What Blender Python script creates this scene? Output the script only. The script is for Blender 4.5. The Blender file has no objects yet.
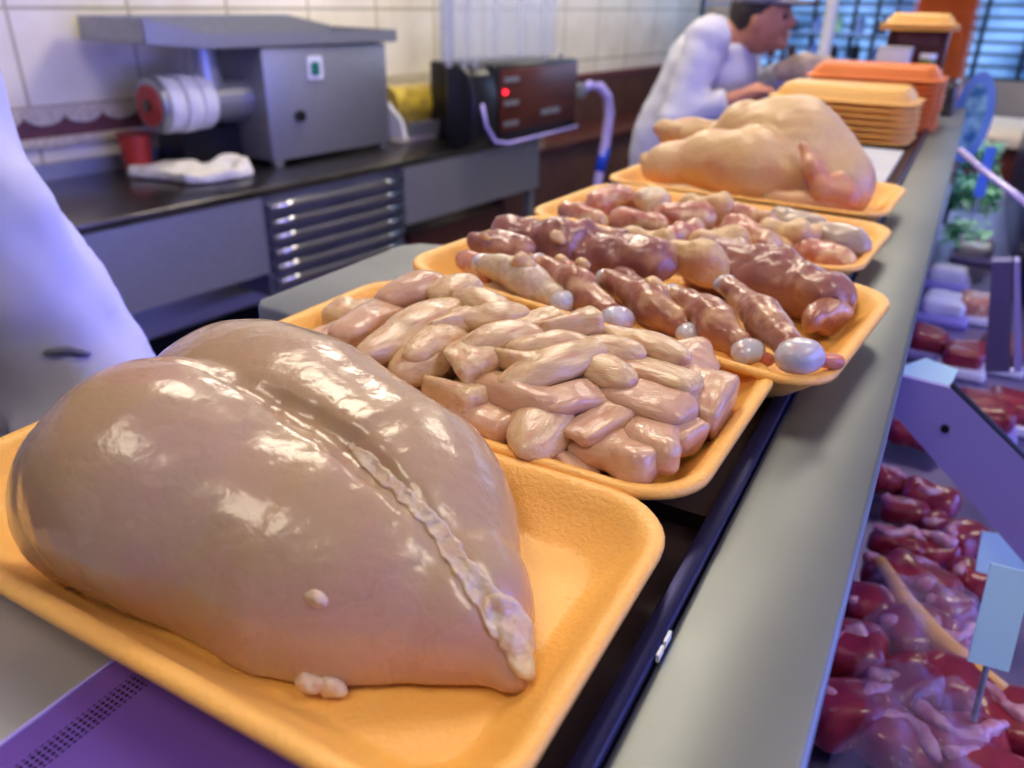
import bpy, math, random
import numpy as np
from mathutils import Matrix, Vector
random.seed(7); rng = np.random.default_rng(7)
sc = bpy.context.scene
COL = sc.collection
CT = 1.25                       # height of the shop counter; z below is measured from the counter top
H = .25                         # camera above the counter
# ------------------------------------------------------------------ camera
F = 780.
def _d(x, y): return np.array([x-512., -(y-384.), -F])
_fw = _d(992, 8); _fw /= np.linalg.norm(_fw)
_dn = _d(480, 384+F*F/380.); _up = -_dn/np.linalg.norm(_dn); _up = _up-_up.dot(_fw)*_fw; _up /= np.linalg.norm(_up)
R = np.array([np.cross(_fw, _up), _fw, _up])
cam = bpy.data.cameras.new('camera'); camo = bpy.data.objects.new('camera', cam); COL.objects.link(camo)
M4 = Matrix([list(R[0])+[0], list(R[1])+[0], list(R[2])+[CT+H], [0, 0, 0, 1]])
camo.matrix_world = M4
cam.lens = F/1024*36; cam.sensor_width = 36; cam.clip_start = .01
cam.dof.use_dof = True; cam.dof.focus_distance = .41; cam.dof.aperture_fstop = 7.2
sc.camera = camo
# ------------------------------------------------------------------ light
w = bpy.data.worlds.new('world'); sc.world = w; w.use_nodes = True
w.node_tree.nodes['Background'].inputs[0].default_value = (.55, .6, .9, 1)
w.node_tree.nodes['Background'].inputs[1].default_value = .14
sc.view_settings.view_transform = 'Standard'; sc.view_settings.look = 'None'
sc.view_settings.exposure = .14; sc.view_settings.gamma = 1
def area(name, loc, aim, sx, sy, col, power):
    l = bpy.data.lights.new(name, 'AREA'); l.shape = 'RECTANGLE'; l.size = sx; l.size_y = sy
    l.color = col; l.energy = power
    o = bpy.data.objects.new(name, l); COL.objects.link(o)
    o.location = (loc[0], loc[1], loc[2])
    o.rotation_euler = (Vector(aim)-Vector(loc)).to_track_quat('-Z', 'Y').to_euler()
    return o
PANELS = [(-.75, 1.15), (-.2, 2.9), (-1.6, 2.9), (-1.2, 5.2), (.9, .6), (-.3, -.6)]
for (px, py), pw in zip(PANELS, (9.5, 12, 24, 16, 5, 4)):
    area('ceiling_panel_light', (px, py, 2.74), (px, py, 0), .55, .55, (1, .91, .76), pw)
area('street_window_light', (2.7, 1.4, 1.75), (-1.5, 1.4, 1.0), 3.6, 1.5, (.20, .26, 1), 95)
area('rear_window_light', (.2, 7.7, 1.9), (-.2, 0, 1.2), 3.4, 1.2, (.45, .62, 1), 40)
area('case_lamp_light', (-.03, 1.3, CT-.07), (.5, 1.3, CT-.5), 3.2, .04, (.75, .36, 1), 9)
area('added_aisle_fill', (-.31, 1.65, CT-.12), (-1.9, 1.75, CT-.35), 1.9, .05, (.15, .17, 1), 26)  # added blue fill for the coat and worktop fronts; no lamp stands here

# ------------------------------------------------------------------ back-projection of measured image points on planes of the place
def ray(x, y): return R @ _d(x, y)
C0 = np.array([0, 0, H])
def onz(x, y, z):
    v = ray(x, y); return C0+(z-H)/v[2]*v
def ony(x, y, Y):
    v = ray(x, y); return C0+Y/v[1]*v
WA = np.array([-2.85, 1.69, 0.]); WT = np.array([.13, 1, 0]); WT /= np.linalg.norm(WT); WN = np.array([WT[1], -WT[0], 0])
def W(s, off, z): return WA+WT*s+WN*off+np.array([0, 0, z])      # along the tiled wall, off it, up

# ------------------------------------------------------------------ materials
def lin(c): return tuple(((v/255)/12.92 if v/255 <= .04045 else ((v/255+.055)/1.055)**2.4) for v in c)
def mat(name, c, rough=.5, metal=0., c2=None, nscale=20., bump=0., bscale=80., sss=0., rad=.006, coat=0., trans=0., emit=None, es=0., alpha=1., c3=None, ior=1.45, stretch=None, lo=.35, hi=.65, rvar=0.):
    m = bpy.data.materials.new(name); m.use_nodes = True; nt = m.node_tree; b = nt.nodes['Principled BSDF']
    I = b.inputs; I['Base Color'].default_value = (*lin(c), 1); I['Roughness'].default_value = rough; I['Metallic'].default_value = metal
    I['IOR'].default_value = ior
    if coat: I['Coat Weight'].default_value = coat; I['Coat Roughness'].default_value = .12
    if trans: I['Transmission Weight'].default_value = trans
    if alpha < 1: I['Alpha'].default_value = alpha
    if emit: I['Emission Color'].default_value = (*lin(emit), 1); I['Emission Strength'].default_value = es
    if sss:
        I['Subsurface Weight'].default_value = sss; I['Subsurface Radius'].default_value = (1., .45, .3); I['Subsurface Scale'].default_value = rad
    tc = nt.nodes.new('ShaderNodeTexCoord'); src = tc.outputs['Object']
    if stretch:
        mp = nt.nodes.new('ShaderNodeMapping'); mp.inputs['Scale'].default_value = stretch; nt.links.new(src, mp.inputs['Vector']); src = mp.outputs['Vector']
    if c2:
        n = nt.nodes.new('ShaderNodeTexNoise'); n.inputs['Scale'].default_value = nscale; n.inputs['Detail'].default_value = 5
        nt.links.new(src, n.inputs['Vector'])
        r = nt.nodes.new('ShaderNodeValToRGB'); r.color_ramp.elements[0].position = lo; r.color_ramp.elements[1].position = hi
        r.color_ramp.elements[0].color = (*lin(c), 1); r.color_ramp.elements[1].color = (*lin(c2), 1)
        if c3: e = r.color_ramp.elements.new((lo+hi)/2); e.color = (*lin(c3), 1)
        nt.links.new(n.outputs['Fac'], r.inputs['Fac']); nt.links.new(r.outputs['Color'], I['Base Color'])
    if bump:
        n2 = nt.nodes.new('ShaderNodeTexNoise'); n2.inputs['Scale'].default_value = bscale; n2.inputs['Detail'].default_value = 4
        nt.links.new(src, n2.inputs['Vector'])
        bp = nt.nodes.new('ShaderNodeBump'); bp.inputs['Strength'].default_value = bump; bp.inputs['Distance'].default_value = .002
        nt.links.new(n2.outputs['Fac'], bp.inputs['Height']); nt.links.new(bp.outputs['Normal'], I['Normal'])
        if coat: nt.links.new(bp.outputs['Normal'], I['Coat Normal'])
    if rvar:
        n3 = nt.nodes.new('ShaderNodeTexNoise'); n3.inputs['Scale'].default_value = nscale*1.7
        nt.links.new(src, n3.inputs['Vector'])
        mr = nt.nodes.new('ShaderNodeMapRange'); mr.inputs['To Min'].default_value = rough-rvar; mr.inputs['To Max'].default_value = rough+rvar
        nt.links.new(n3.outputs['Fac'], mr.inputs['Value']); nt.links.new(mr.outputs['Result'], I['Roughness'])
    return m
ML = {}
def M(k): return ML[k]
ML['breast'] = mat('raw_breast', (184, 150, 116), .26, c2=(186, 144, 120), c3=(182, 152, 112), nscale=14, bump=.22, bscale=170, sss=.12, rad=.006, coat=.4, rvar=.1)
ML['chunk'] = mat('raw_strip', (212, 176, 130), .27, c2=(204, 156, 120), c3=(218, 186, 142), nscale=2.6, bump=.2, bscale=14, sss=.08, rad=.004, coat=.3, stretch=(1, 3, 3), rvar=.08)
ML['chunk_pink'] = mat('raw_strip_pink', (208, 160, 130), .22, c2=(214, 176, 140), nscale=3, bump=.2, bscale=14, sss=.08, rad=.004, coat=.35, stretch=(1, 3, 3))
ML['fat'] = mat('white_fat', (216, 198, 168), .32, c2=(204, 172, 142), nscale=120, bump=.5, bscale=300, sss=.14, rad=.004, coat=.4)
ML['fat_y'] = mat('yellow_fat', (222, 190, 130), .3, c2=(206, 160, 118), nscale=90, bump=.5, bscale=200, sss=.14, rad=.004, coat=.4)
ML['thigh'] = mat('dark_thigh_meat', (150, 98, 88), .28, c2=(206, 160, 124), c3=(160, 106, 92), nscale=38, bump=.6, bscale=110, sss=.12, rad=.005, coat=.4, lo=.4, hi=.72)
ML['shank'] = mat('shank_meat', (176, 122, 90), .3, c2=(214, 172, 132), c3=(158, 98, 78), nscale=45, bump=.5, bscale=120, sss=.12, rad=.005, coat=.4)
ML['cartilage'] = mat('cartilage', (200, 198, 206), .22, c2=(198, 160, 148), nscale=70, bump=.3, bscale=120, sss=.14, rad=.004, coat=.5, lo=.5, hi=.75)
ML['gore'] = mat('pink_joint', (212, 112, 86), .25, c2=(226, 158, 130), nscale=80, bump=.5, sss=.14, rad=.003, coat=.5)
ML['skin'] = mat('chicken_skin', (214, 176, 126), .38, c2=(208, 156, 120), c3=(216, 182, 132), nscale=14, bump=.5, bscale=220, sss=.05, rad=.004, coat=.15)
ML['skin_pink'] = mat('wing_skin', (206, 134, 106), .35, c2=(214, 166, 128), nscale=30, bump=.4, bscale=200, sss=.12, rad=.005, coat=.2)
ML['giblet'] = mat('pale_pink_meat', (204, 146, 118), .26, c2=(220, 184, 146), c3=(188, 118, 100), nscale=44, bump=.5, bscale=120, sss=.14, rad=.005, coat=.4)
ML['greymeat'] = mat('grey_skin_meat', (205, 185, 160), .28, c2=(170, 150, 140), nscale=18, bump=.3, sss=.12, coat=.3)
ML['foam'] = mat('orange_foam', (255, 196, 104), .42, c2=(252, 188, 92), nscale=9, bump=.35, bscale=420, sss=.15, rad=.004, coat=.12)
ML['foam_deep'] = mat('deep_orange_foam', (238, 132, 52), .45, c2=(234, 124, 46), nscale=9, bump=.3, bscale=420)
ML['steel'] = mat('brushed_steel', (168, 170, 176), .42, .7, c2=(150, 152, 155), nscale=3, bump=.03, bscale=30, stretch=(3, 60, 60))
ML['ledge'] = mat('satin_ledge_steel', (146, 150, 148), .46, .9, c2=(126, 131, 130), nscale=2, bump=.02, bscale=20, rvar=.05)
ML['steel_dark'] = mat('worn_worktop_steel', (120, 116, 108), .3, 1, c2=(96, 92, 86), nscale=5, bump=.05, bscale=12)
ML['navy'] = mat('navy_profile', (44, 44, 88), .3, .6, c2=(38, 38, 76), nscale=6)
ML['brownshelf'] = mat('dark_shelf', (58, 44, 44), .25, .3, c2=(50, 38, 40), nscale=5)
ML['tile'] = None
ML['black'] = mat('black_plastic', (20, 20, 24), .3, c2=(26, 26, 30), nscale=10)
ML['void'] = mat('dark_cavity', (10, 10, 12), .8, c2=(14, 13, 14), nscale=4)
ML['white'] = mat('white_plastic', (225, 225, 225), .4, c2=(215, 215, 218), nscale=10)
ML['coat'] = mat('white_coat_cotton', (196, 196, 206), .85, c2=(188, 188, 200), nscale=6, bump=.15, bscale=600)
ML['cloth'] = mat('white_cloth', (236, 232, 214), .9, c2=(226, 222, 206), nscale=20, bump=.3, bscale=300)
ML['red'] = mat('red_plastic', (176, 58, 44), .4, c2=(180, 52, 40), nscale=10)
ML['redtray'] = mat('red_cup', (140, 44, 38), .35, c2=(128, 38, 34), nscale=10)
ML['green'] = mat('green_switch', (20, 120, 100), .4, c2=(18, 108, 92), nscale=12)
ML['cream'] = mat('cream_card', (216, 206, 178), .6, c2=(208, 198, 170), nscale=12)
ML['yellow'] = mat('yellow_film', (214, 186, 60), .3, c2=(170, 140, 60), nscale=16, coat=.3)
ML['wood'] = mat('red_brown_panel', (92, 44, 34), .35, c2=(76, 36, 30), nscale=4, stretch=(1, 1, 6), coat=.2)
ML['wall_brown'] = mat('brown_wall_tile', (98, 66, 52), .5, c2=(84, 56, 46), nscale=5, bump=.2, bscale=12)
ML['maroon'] = mat('maroon_tile', (120, 70, 66), .5, c2=(104, 60, 60), nscale=30)
ML['lace'] = mat('lace_relief', (224, 212, 184), .5, c2=(196, 184, 158), nscale=60, bump=.4, bscale=90)
ML['skin_h'] = mat('human_skin', (190, 128, 100), .5, c2=(180, 118, 92), nscale=30, sss=.15, rad=.01)
ML['hair'] = mat('dark_hair', (50, 42, 40), .7, c2=(40, 34, 32), nscale=60, bump=.4)
ML['cap'] = mat('grey_cap', (120, 118, 128), .8, c2=(104, 104, 116), nscale=20)
ML['trousers'] = mat('dark_trousers', (50, 52, 66), .8, c2=(44, 46, 58), nscale=20)
ML['shoe'] = mat('black_shoe', (28, 28, 30), .5, c2=(22, 22, 24), nscale=20)
ML['floor'] = mat('floor_tile', (110, 100, 92), .4, c2=(96, 88, 82), nscale=3)
ML['plaster'] = mat('plaster', (222, 216, 200), .8, c2=(214, 208, 192), nscale=3)
ML['panel'] = mat('lamp_diffuser', (255, 245, 225), .5, emit=(255, 232, 196), es=5, c2=(250, 240, 220))
ML['meat'] = mat('red_beef', (150, 34, 54), .3, c2=(190, 84, 104), c3=(128, 24, 44), nscale=26, bump=.6, bscale=60, coat=.5, lo=.4, hi=.72)
ML['beeffat'] = mat('beef_fat', (206, 160, 176), .3, c2=(180, 90, 110), nscale=60, bump=.5, coat=.4)
ML['film'] = mat('cling_film', (200, 186, 226), .08, alpha=.2, bump=.9, bscale=25, coat=.6)
ML['paper'] = mat('white_paper', (206, 208, 208), .7, c2=(196, 198, 200), nscale=10)
ML['casewall'] = mat('case_steel', (140, 130, 170), .35, .8, c2=(124, 116, 156), nscale=3)
ML['lav'] = mat('lavender_enamel', (172, 162, 226), .35, .1, c2=(160, 150, 216), nscale=3)
ML['leaf'] = mat('parsley_leaf', (110, 205, 150), .5, c2=(190, 245, 220), nscale=40, sss=.1)
ML['signart'] = mat('sign_print', (70, 130, 180), .4, c2=(170, 220, 230), nscale=22, lo=.42, hi=.58)
ML['hose'] = mat('lavender_glow_tint', (192, 178, 250), .25, c2=(182, 170, 246), nscale=8, coat=.5)  # reflected light is put into this bright lavender, on hose and edges
ML['hoseblue'] = mat('blue_hose_sleeve', (30, 80, 235), .25, c2=(26, 72, 220), nscale=8, coat=.5)
ML['glass'] = mat('clear_glass', (235, 240, 250), .03, trans=1., ior=1.12)
ML['acrylic'] = mat('clear_acrylic', (205, 215, 228), .08, alpha=.28, c2=(190, 200, 220), nscale=3)
ML['redled'] = mat('red_led', (255, 30, 40), .3, emit=(255, 30, 50), es=6)
ML['chrome'] = mat('chrome_handle', (205, 205, 210), .16, 1, c2=(196, 196, 202), nscale=5)
ML['glint_lid'] = mat('white_glint_and_lid', (240, 244, 240), .5, c2=(232, 238, 232))  # plain white for the two modelled glints and the jar lid
ML['card'] = mat('price_card', (190, 235, 250), .4, c2=(180, 228, 246), nscale=5)
ML['cardblue'] = mat('blue_card', (50, 110, 230), .4, c2=(44, 100, 220), nscale=5)
ML['board'] = mat('grey_board', (150, 156, 156), .4, .5, c2=(138, 144, 144), nscale=8, rvar=.08)
ML['ledgelight'] = mat('light_steel_ledge', (196, 198, 200), .38, .25, c2=(176, 180, 184), nscale=9, rvar=.08)
ML['drawer'] = mat('drawer_steel', (130, 132, 146), .35, .7, c2=(108, 110, 122), nscale=4)
ML['plate'] = mat('white_ceramic', (225, 225, 235), .2, c2=(216, 216, 228))
ML['jar'] = mat('green_jar', (120, 140, 70), .3, c2=(100, 120, 60))
ML['paleblue'] = mat('pale_blue_crate', (110, 150, 225), .4, c2=(140, 175, 240), nscale=6)
ML['teal'] = mat('teal_shelf', (46, 78, 108), .4, c2=(34, 62, 92), nscale=4)
ML['cable'] = mat('grey_cable', (150, 150, 170), .3, c2=(140, 140, 160))

# ------------------------------------------------------------------ mesh helpers
def link(name, me, m=None, parent=None, smooth=False):
    o = bpy.data.objects.new(name, me); COL.objects.link(o)
    if m: me.materials.append(ML[m] if isinstance(m, str) else m)
    if smooth: me.polygons.foreach_set('use_smooth', [True]*len(me.polygons))
    if parent: o.parent = parent
    return o
def tag(o, label, cat, group=None, kind=None):
    if label: o['label'] = label
    if cat: o['category'] = cat
    if group: o['group'] = group
    if kind: o['kind'] = kind
    return o
def root(name, label, cat, loc=(0, 0, 0), group=None, rot=None):
    o = bpy.data.objects.new(name, None); COL.objects.link(o); o.empty_display_size = .05
    o.location = (loc[0], loc[1], loc[2]+CT)
    if rot: o.rotation_euler = rot
    return tag(o, label, cat, group)
class G:                        # mesh collector in counter-relative coordinates
    def __init__(s, org=(0, 0, 0)): s.v = []; s.f = []; s.o = np.array(org, float)
    def add(s, v, f):
        n = len(s.v); s.v += [tuple(np.array(p, float)-s.o) for p in v]; s.f += [tuple(i+n for i in q) for q in f]; return s
    def box(s, lo, hi, fr=None):
        P = [(x, y, z) for z in (lo[2], hi[2]) for y in (lo[1], hi[1]) for x in (lo[0], hi[0])]
        if fr: P = [fr(*p) for p in P]
        return s.add(P, [(0, 2, 3, 1), (4, 5, 7, 6), (0, 1, 5, 4), (2, 6, 7, 3), (0, 4, 6, 2), (1, 3, 7, 5)])
    def cyl(s, a, b, r, r2=None, n=20):
        a = np.array(a, float); b = np.array(b, float); r2 = r if r2 is None else r2
        t = (b-a)/np.linalg.norm(b-a); u = np.cross(t, [0, 0, 1.] if abs(t[2]) < .9 else [1., 0, 0]); u /= np.linalg.norm(u); v = np.cross(t, u)
        ang = [2*math.pi*k/n for k in range(n)]
        P = [a+r*(math.cos(q)*u+math.sin(q)*v) for q in ang]+[b+r2*(math.cos(q)*u+math.sin(q)*v) for q in ang]
        return s.add(P, [(k, (k+1) % n, n+(k+1) % n, n+k) for k in range(n)]+[tuple(range(n))[::-1], tuple(range(n, 2*n))])
    def tube(s, pts, r, n=12):
        pts = [np.array(p, float) for p in pts]; rings = []
        for i, p in enumerate(pts):
            t = pts[min(i+1, len(pts)-1)]-pts[max(i-1, 0)]; t /= np.linalg.norm(t)
            u = np.cross(t, [.03, 1., .02]); u /= np.linalg.norm(u); v = np.cross(t, u); rr = r[i] if hasattr(r, '__len__') else r
            rings.append([p+rr*(math.cos(2*math.pi*k/n)*u+math.sin(2*math.pi*k/n)*v) for k in range(n)])
        P = [q for g in rings for q in g]; m = len(pts)
        return s.add(P, [(i*n+k, i*n+(k+1) % n, (i+1)*n+(k+1) % n, (i+1)*n+k) for i in range(m-1) for k in range(n)]+[tuple(range(n))[::-1], tuple(range((m-1)*n, m*n))])
    def prism(s, poly, d):      # planar polygon extruded along d
        n = len(poly); P = [np.array(p, float) for p in poly]; d = np.array(d, float)
        return s.add(P+[p+d for p in P], [tuple(range(n))[::-1], tuple(range(n, 2*n))]+[(k, (k+1) % n, n+(k+1) % n, n+k) for k in range(n)])
    def obj(s, name, m, parent=None, smooth=False, bevel=0., world=True, seg=2):
        import bmesh
        me = bpy.data.meshes.new(name); me.from_pydata(s.v, [], s.f); me.validate()
        bm = bmesh.new(); bm.from_mesh(me); bmesh.ops.recalc_face_normals(bm, faces=bm.faces); bm.to_mesh(me); bm.free()
        o = link(name, me, m, parent, smooth)
        if parent is None and world: o.location = tuple(s.o+np.array([0, 0, CT]))
        if bevel:
            b = o.modifiers.new('bevel', 'BEVEL'); b.width = bevel; b.segments = seg; b.limit_method = 'ANGLE'
            me.polygons.foreach_set('use_smooth', [True]*len(me.polygons))
        return o
def struct(name, g, m, **k):
    o = g.obj(name, m, **k); o['kind'] = 'structure'; return o

# signed-distance modelling
def nz(P, sc_, seed=0, oc=2):
    r = np.random.default_rng(seed); out = 0; a = 1.
    for o in range(oc):
        for k in range(5):
            d = r.normal(size=3); d /= np.linalg.norm(d); out = out+a*np.sin((P@d)*sc_*(1+.5*k*.4)*2**o+r.uniform(0, 6.28))*.3
        a *= .5
    return out
def smin(a, b, k):
    h = np.clip(.5+.5*(b-a)/k, 0, 1); return b+(a-b)*h-k*h*(1-h)
def cone(P, a, b, r1, r2):
    a = np.array(a, float); b = np.array(b, float); ab = b-a; t = np.clip(((P-a)@ab)/(ab@ab+1e-12), 0, 1)
    return np.linalg.norm(P-a-t[..., None]*ab, axis=-1)-(r1+(r2-r1)*t)
def chain(P, nodes, k=.01):
    d = None
    for (a, ra), (b, rb) in zip(nodes[:-1], nodes[1:]):
        c = cone(P, a, b, ra, rb); d = c if d is None else smin(d, c, k)
    return d
def ell(P, c, r, A=None):
    Q = P-np.array(c, float)
    if A is not None: Q = Q@np.array(A).T
    r = np.array(r, float); k0 = np.linalg.norm(Q/r, axis=-1); k1 = np.linalg.norm(Q/(r*r), axis=-1)+1e-9
    return k0*(k0-1)/k1
def rbox(P, c, hsz, rr, A=None):
    Q = P-np.array(c, float)
    if A is not None: Q = Q@np.array(A).T
    q = np.abs(Q)-(np.array(hsz)-rr)
    return np.linalg.norm(np.maximum(q, 0), axis=-1)+np.minimum(q.max(-1), 0)-rr
def nets(fn, lo, hi, res):
    lo = np.array(lo, float); hi = np.array(hi, float); n = np.maximum(np.ceil((hi-lo)/res).astype(int)+1, 4)
    ax = [lo[i]+res*np.arange(n[i]) for i in range(3)]
    P = np.stack(np.meshgrid(*ax, indexing='ij'), -1); D = fn(P); S = D < 0
    D = np.where(np.abs(D) < 1e-9, 1e-9, D)
    cn = n-1; cnt = np.zeros(cn); pos = np.zeros((*cn, 3)); base = P[:-1, :-1, :-1]
    sl = lambda o: tuple(slice(o[i], o[i]+cn[i]) for i in range(3))
    E = []
    for a in range(3):
        b, c = [(1, 2), (0, 2), (0, 1)][a]
        for u in (0, 1):
            for v in (0, 1):
                o = [0, 0, 0]; o[b] = u; o[c] = v; o2 = list(o); o2[a] = 1
                d0 = D[sl(o)]; d1 = D[sl(o2)]; X = (d0 < 0) != (d1 < 0)
                with np.errstate(divide='ignore', invalid='ignore'): t = np.where(X, d0/(d0-d1), 0)
                q = np.zeros((*cn, 3)); q[..., b] = u; q[..., c] = v; q[..., a] = t
                pos += q*X[..., None]; cnt += X
    act = cnt > 0; idx = -np.ones(cn, int); idx[act] = np.arange(act.sum())
    V = base[act]+pos[act]/cnt[act][:, None]*res
    Fs = []
    for a in range(3):
        b, c = [(1, 2), (2, 0), (0, 1)][a]
        s0 = [slice(1, -1)]*3; s0[a] = slice(0, -1); s1 = list(s0); s1[a] = slice(1, None)
        A0 = S[tuple(s0)]; A1 = S[tuple(s1)]; X = np.argwhere(A0 != A1)
        if not len(X): continue
        fl = A0[tuple(X.T)]; X = X+np.array([0 if i == a else 1 for i in range(3)])
        eb = np.zeros(3, int); eb[b] = 1; ec = np.zeros(3, int); ec[c] = 1
        Q = np.stack([idx[tuple((X-eb-ec).T)], idx[tuple((X-ec).T)], idx[tuple(X.T)], idx[tuple((X-eb).T)]], 1)
        Q[~fl] = Q[~fl][:, ::-1]; Fs.append(Q)
    return V, np.concatenate(Fs)
def sobj(name, fn, lo, hi, res, m, parent=None, org=(0, 0, 0)):
    V, Q = nets(fn, lo, hi, res); V = V-np.array(org, float)
    me = bpy.data.meshes.new(name); me.from_pydata(V.tolist(), [], Q.tolist())
    o = link(name, me, m, parent, True)
    if parent is None: o.location = (org[0], org[1], org[2]+CT)
    return o
def bounds(pts, pad): p = np.array(pts, float); return p.min(0)-pad, p.max(0)+pad

# ------------------------------------------------------------------ the room
def tilemat():
    m = bpy.data.materials.new('beige_wall_tile'); m.use_nodes = True; nt = m.node_tree; b = nt.nodes['Principled BSDF']
    b.inputs['Roughness'].default_value = .25
    tc = nt.nodes.new('ShaderNodeTexCoord'); sx = nt.nodes.new('ShaderNodeSeparateXYZ'); nt.links.new(tc.outputs['Object'], sx.inputs[0])
    cb = nt.nodes.new('ShaderNodeCombineXYZ'); nt.links.new(sx.outputs[1], cb.inputs[0]); nt.links.new(sx.outputs[2], cb.inputs[1])
    br = nt.nodes.new('ShaderNodeTexBrick'); br.offset = 0; br.squash = 1; nt.links.new(cb.outputs[0], br.inputs['Vector'])
    I = br.inputs; I['Scale'].default_value = 1; I['Mortar Size'].default_value = .007; I['Mortar Smooth'].default_value = .3
    I['Brick Width'].default_value = .425; I['Row Height'].default_value = .315; I['Bias'].default_value = 0
    I['Color1'].default_value = (1, 1, 1, 1); I['Color2'].default_value = (1, 1, 1, 1); I['Mortar'].default_value = (.55, .55, .42, 1)
    n = nt.nodes.new('ShaderNodeTexNoise'); n.inputs['Scale'].default_value = 5; n.inputs['Detail'].default_value = 6; nt.links.new(tc.outputs['Object'], n.inputs['Vector'])
    r = nt.nodes.new('ShaderNodeValToRGB'); e = r.color_ramp.elements; e[0].position = .3; e[1].position = .7
    e[0].color = (*lin((250, 243, 220)), 1); e[1].color = (*lin((232, 224, 196)), 1); nt.links.new(n.outputs['Fac'], r.inputs['Fac'])
    mx = nt.nodes.new('ShaderNodeMix'); mx.data_type = 'RGBA'; mx.blend_type = 'MULTIPLY'; mx.inputs[0].default_value = 1
    nt.links.new(r.outputs[0], mx.inputs[6]); nt.links.new(br.outputs['Color'], mx.inputs[7]); nt.links.new(mx.outputs[2], b.inputs['Base Color'])
    return m
ML['tile'] = tilemat()
def walllocal(name, lo, hi, m, kind='structure', **k):     # box given in wall coordinates with the object's axes along the wall
    g = G().box(lo, hi); o = g.obj(name, m, **k)
    o.matrix_world = Matrix([[WN[0], WT[0], 0, WA[0]], [WN[1], WT[1], 0, WA[1]], [0, 0, 1, CT], [0, 0, 0, 1]])
    if kind: o['kind'] = kind
    return o
Z0, Z1 = -CT, 1.55
# tile rows are set so that one joint lies .2 over the counter level and the columns meet the measured joints
wl = walllocal('wall_left', (-.12, -4, -.115-2*.315), (0, 6.8, Z1), 'tile')
for v in wl.data.vertices: pass
wl.data.transform(Matrix.Translation((0, 0, .115))); wl.location.z -= .115
walllocal('trim_1', (-.005, -4, -.215), (.012, 3.2, -.112), 'maroon')
def lace(s0, s1, name):
    g = G(); n = int((s1-s0)/.14)
    for k in range(n):
        c = s0+.14*(k+.5)
        P = [W(c-.07, .013, -.112)]+[W(c-.07*math.cos(t), .013, -.135-.04*math.sin(t)) for t in np.linspace(0, math.pi, 13)]+[W(c+.07, .013, -.112)]
        g.prism(P, WN*.012)
    return struct(name, g, 'lace')
lace(-2.0, 3.2, 'trim_2')
walllocal('trim_3', (-.005, -4, -.25), (.03, 3.2, -.215), 'lace', bevel=.006)
walllocal('trim_4', (-.004, 3.2, Z0+.08), (.02, 6.8, -.235), 'wall_brown')
walllocal('trim_5', (-.004, 3.2, -.235), (.03, 6.8, -.2), 'maroon')
lo_ = walllocal('baseboard_left', (-.11, -4, Z0), (.03, 6.8, Z0+.08), 'wall_brown')
walllocal('wall_left_lower', (-.115, -4, Z0+.0), (-.005, 6.8, -.7), 'plaster')
struct('floor', G().box((-4, -3, Z0-.1), (3.1, 8.2, Z0)), 'floor')
struct('ceiling', G().box((-4, -3, Z1), (3.1, 8.2, Z1+.1)), 'plaster')
struct('wall_front', G().box((-4, -3, Z0), (3.1, -2.9, Z1)), 'plaster')
# street side wall with its window opening
g = G(); g.box((3.0, -2.9, Z0), (3.1, 8.1, -.3)); g.box((3., -2.9, 1.35), (3.1, 8.1, Z1)); g.box((3., -2.9, -.3), (3.1, -1, 1.35)); g.box((3., 4.2, -.3), (3.1, 8.1, 1.35))
struct('wall_right', g, 'plaster')
g = G()
for y in (-1, .3, 1.6, 2.9, 4.15): g.box((3.01, y, -.3), (3.06, y+.05, 1.35))
struct('window_1', g, 'white')
# far wall with window
FY = 7.4
g = G(); g.box((-4, FY, Z0), (3.0, FY+.1, -.25)); g.box((-4, FY, 1.2), (3.0, FY+.1, Z1)); g.box((-4, FY, -.25), (-1.9, FY+.1, 1.2)); g.box((2.4, FY, -.25), (3., FY+.1, 1.2))
struct('wall_far', g, 'plaster')
g = G()
for x in np.arange(-1.9, 2.4, .31): g.box((x, FY+.02, -.25), (x+.035, FY+.06, 1.2))
for z in np.arange(-.25, 1.2, .085): g.box((-1.9, FY+.025, z), (2.4, FY+.05, z+.022))
struct('window_2', g, 'teal')
def skymat():
    m = bpy.data.materials.new('daylit_street'); m.use_nodes = True; nt = m.node_tree; b = nt.nodes['Principled BSDF']
    tc = nt.nodes.new('ShaderNodeTexCoord'); n = nt.nodes.new('ShaderNodeTexNoise'); n.inputs['Scale'].default_value = 2.2; n.inputs['Detail'].default_value = 8
    nt.links.new(tc.outputs['Object'], n.inputs['Vector']); r = nt.nodes.new('ShaderNodeValToRGB'); e = r.color_ramp.elements
    e[0].position = .38; e[0].color = (*lin((48, 88, 140)), 1); e[1].position = .62; e[1].color = (*lin((140, 190, 250)), 1)
    nt.links.new(n.outputs['Fac'], r.inputs[0]); nt.links.new(r.outputs[0], b.inputs['Emission Color']); nt.links.new(r.outputs[0], b.inputs['Base Color'])
    b.inputs['Emission Strength'].default_value = .9; return m
ML['street'] = skymat()
struct('trim_6', G().box((-2.4, FY+.5, -.8), (3, FY+.52, 1.5)), 'street')
for i, (px, py) in enumerate(PANELS):
    t = root('ceiling_lamp', ['square ceiling lamp panel over the cut strips', 'square ceiling lamp panel above the counter nearer the stacks', 'square ceiling lamp panel over the work aisle', 'square ceiling lamp panel farthest back', 'square ceiling lamp panel on the customer side', 'square ceiling lamp panel behind the viewpoint'][i], 'lamp', (px, py, Z1), 'square ceiling lamp panels')
    G((px, py, Z1)).box((px-.31, py-.31, Z1-.035), (px+.31, py+.31, Z1-.001)).obj('housing', 'white', t)
    G((px, py, Z1)).box((px-.28, py-.28, Z1-.04), (px+.28, py+.28, Z1-.036)).obj('diffuser', 'panel', t)

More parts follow.
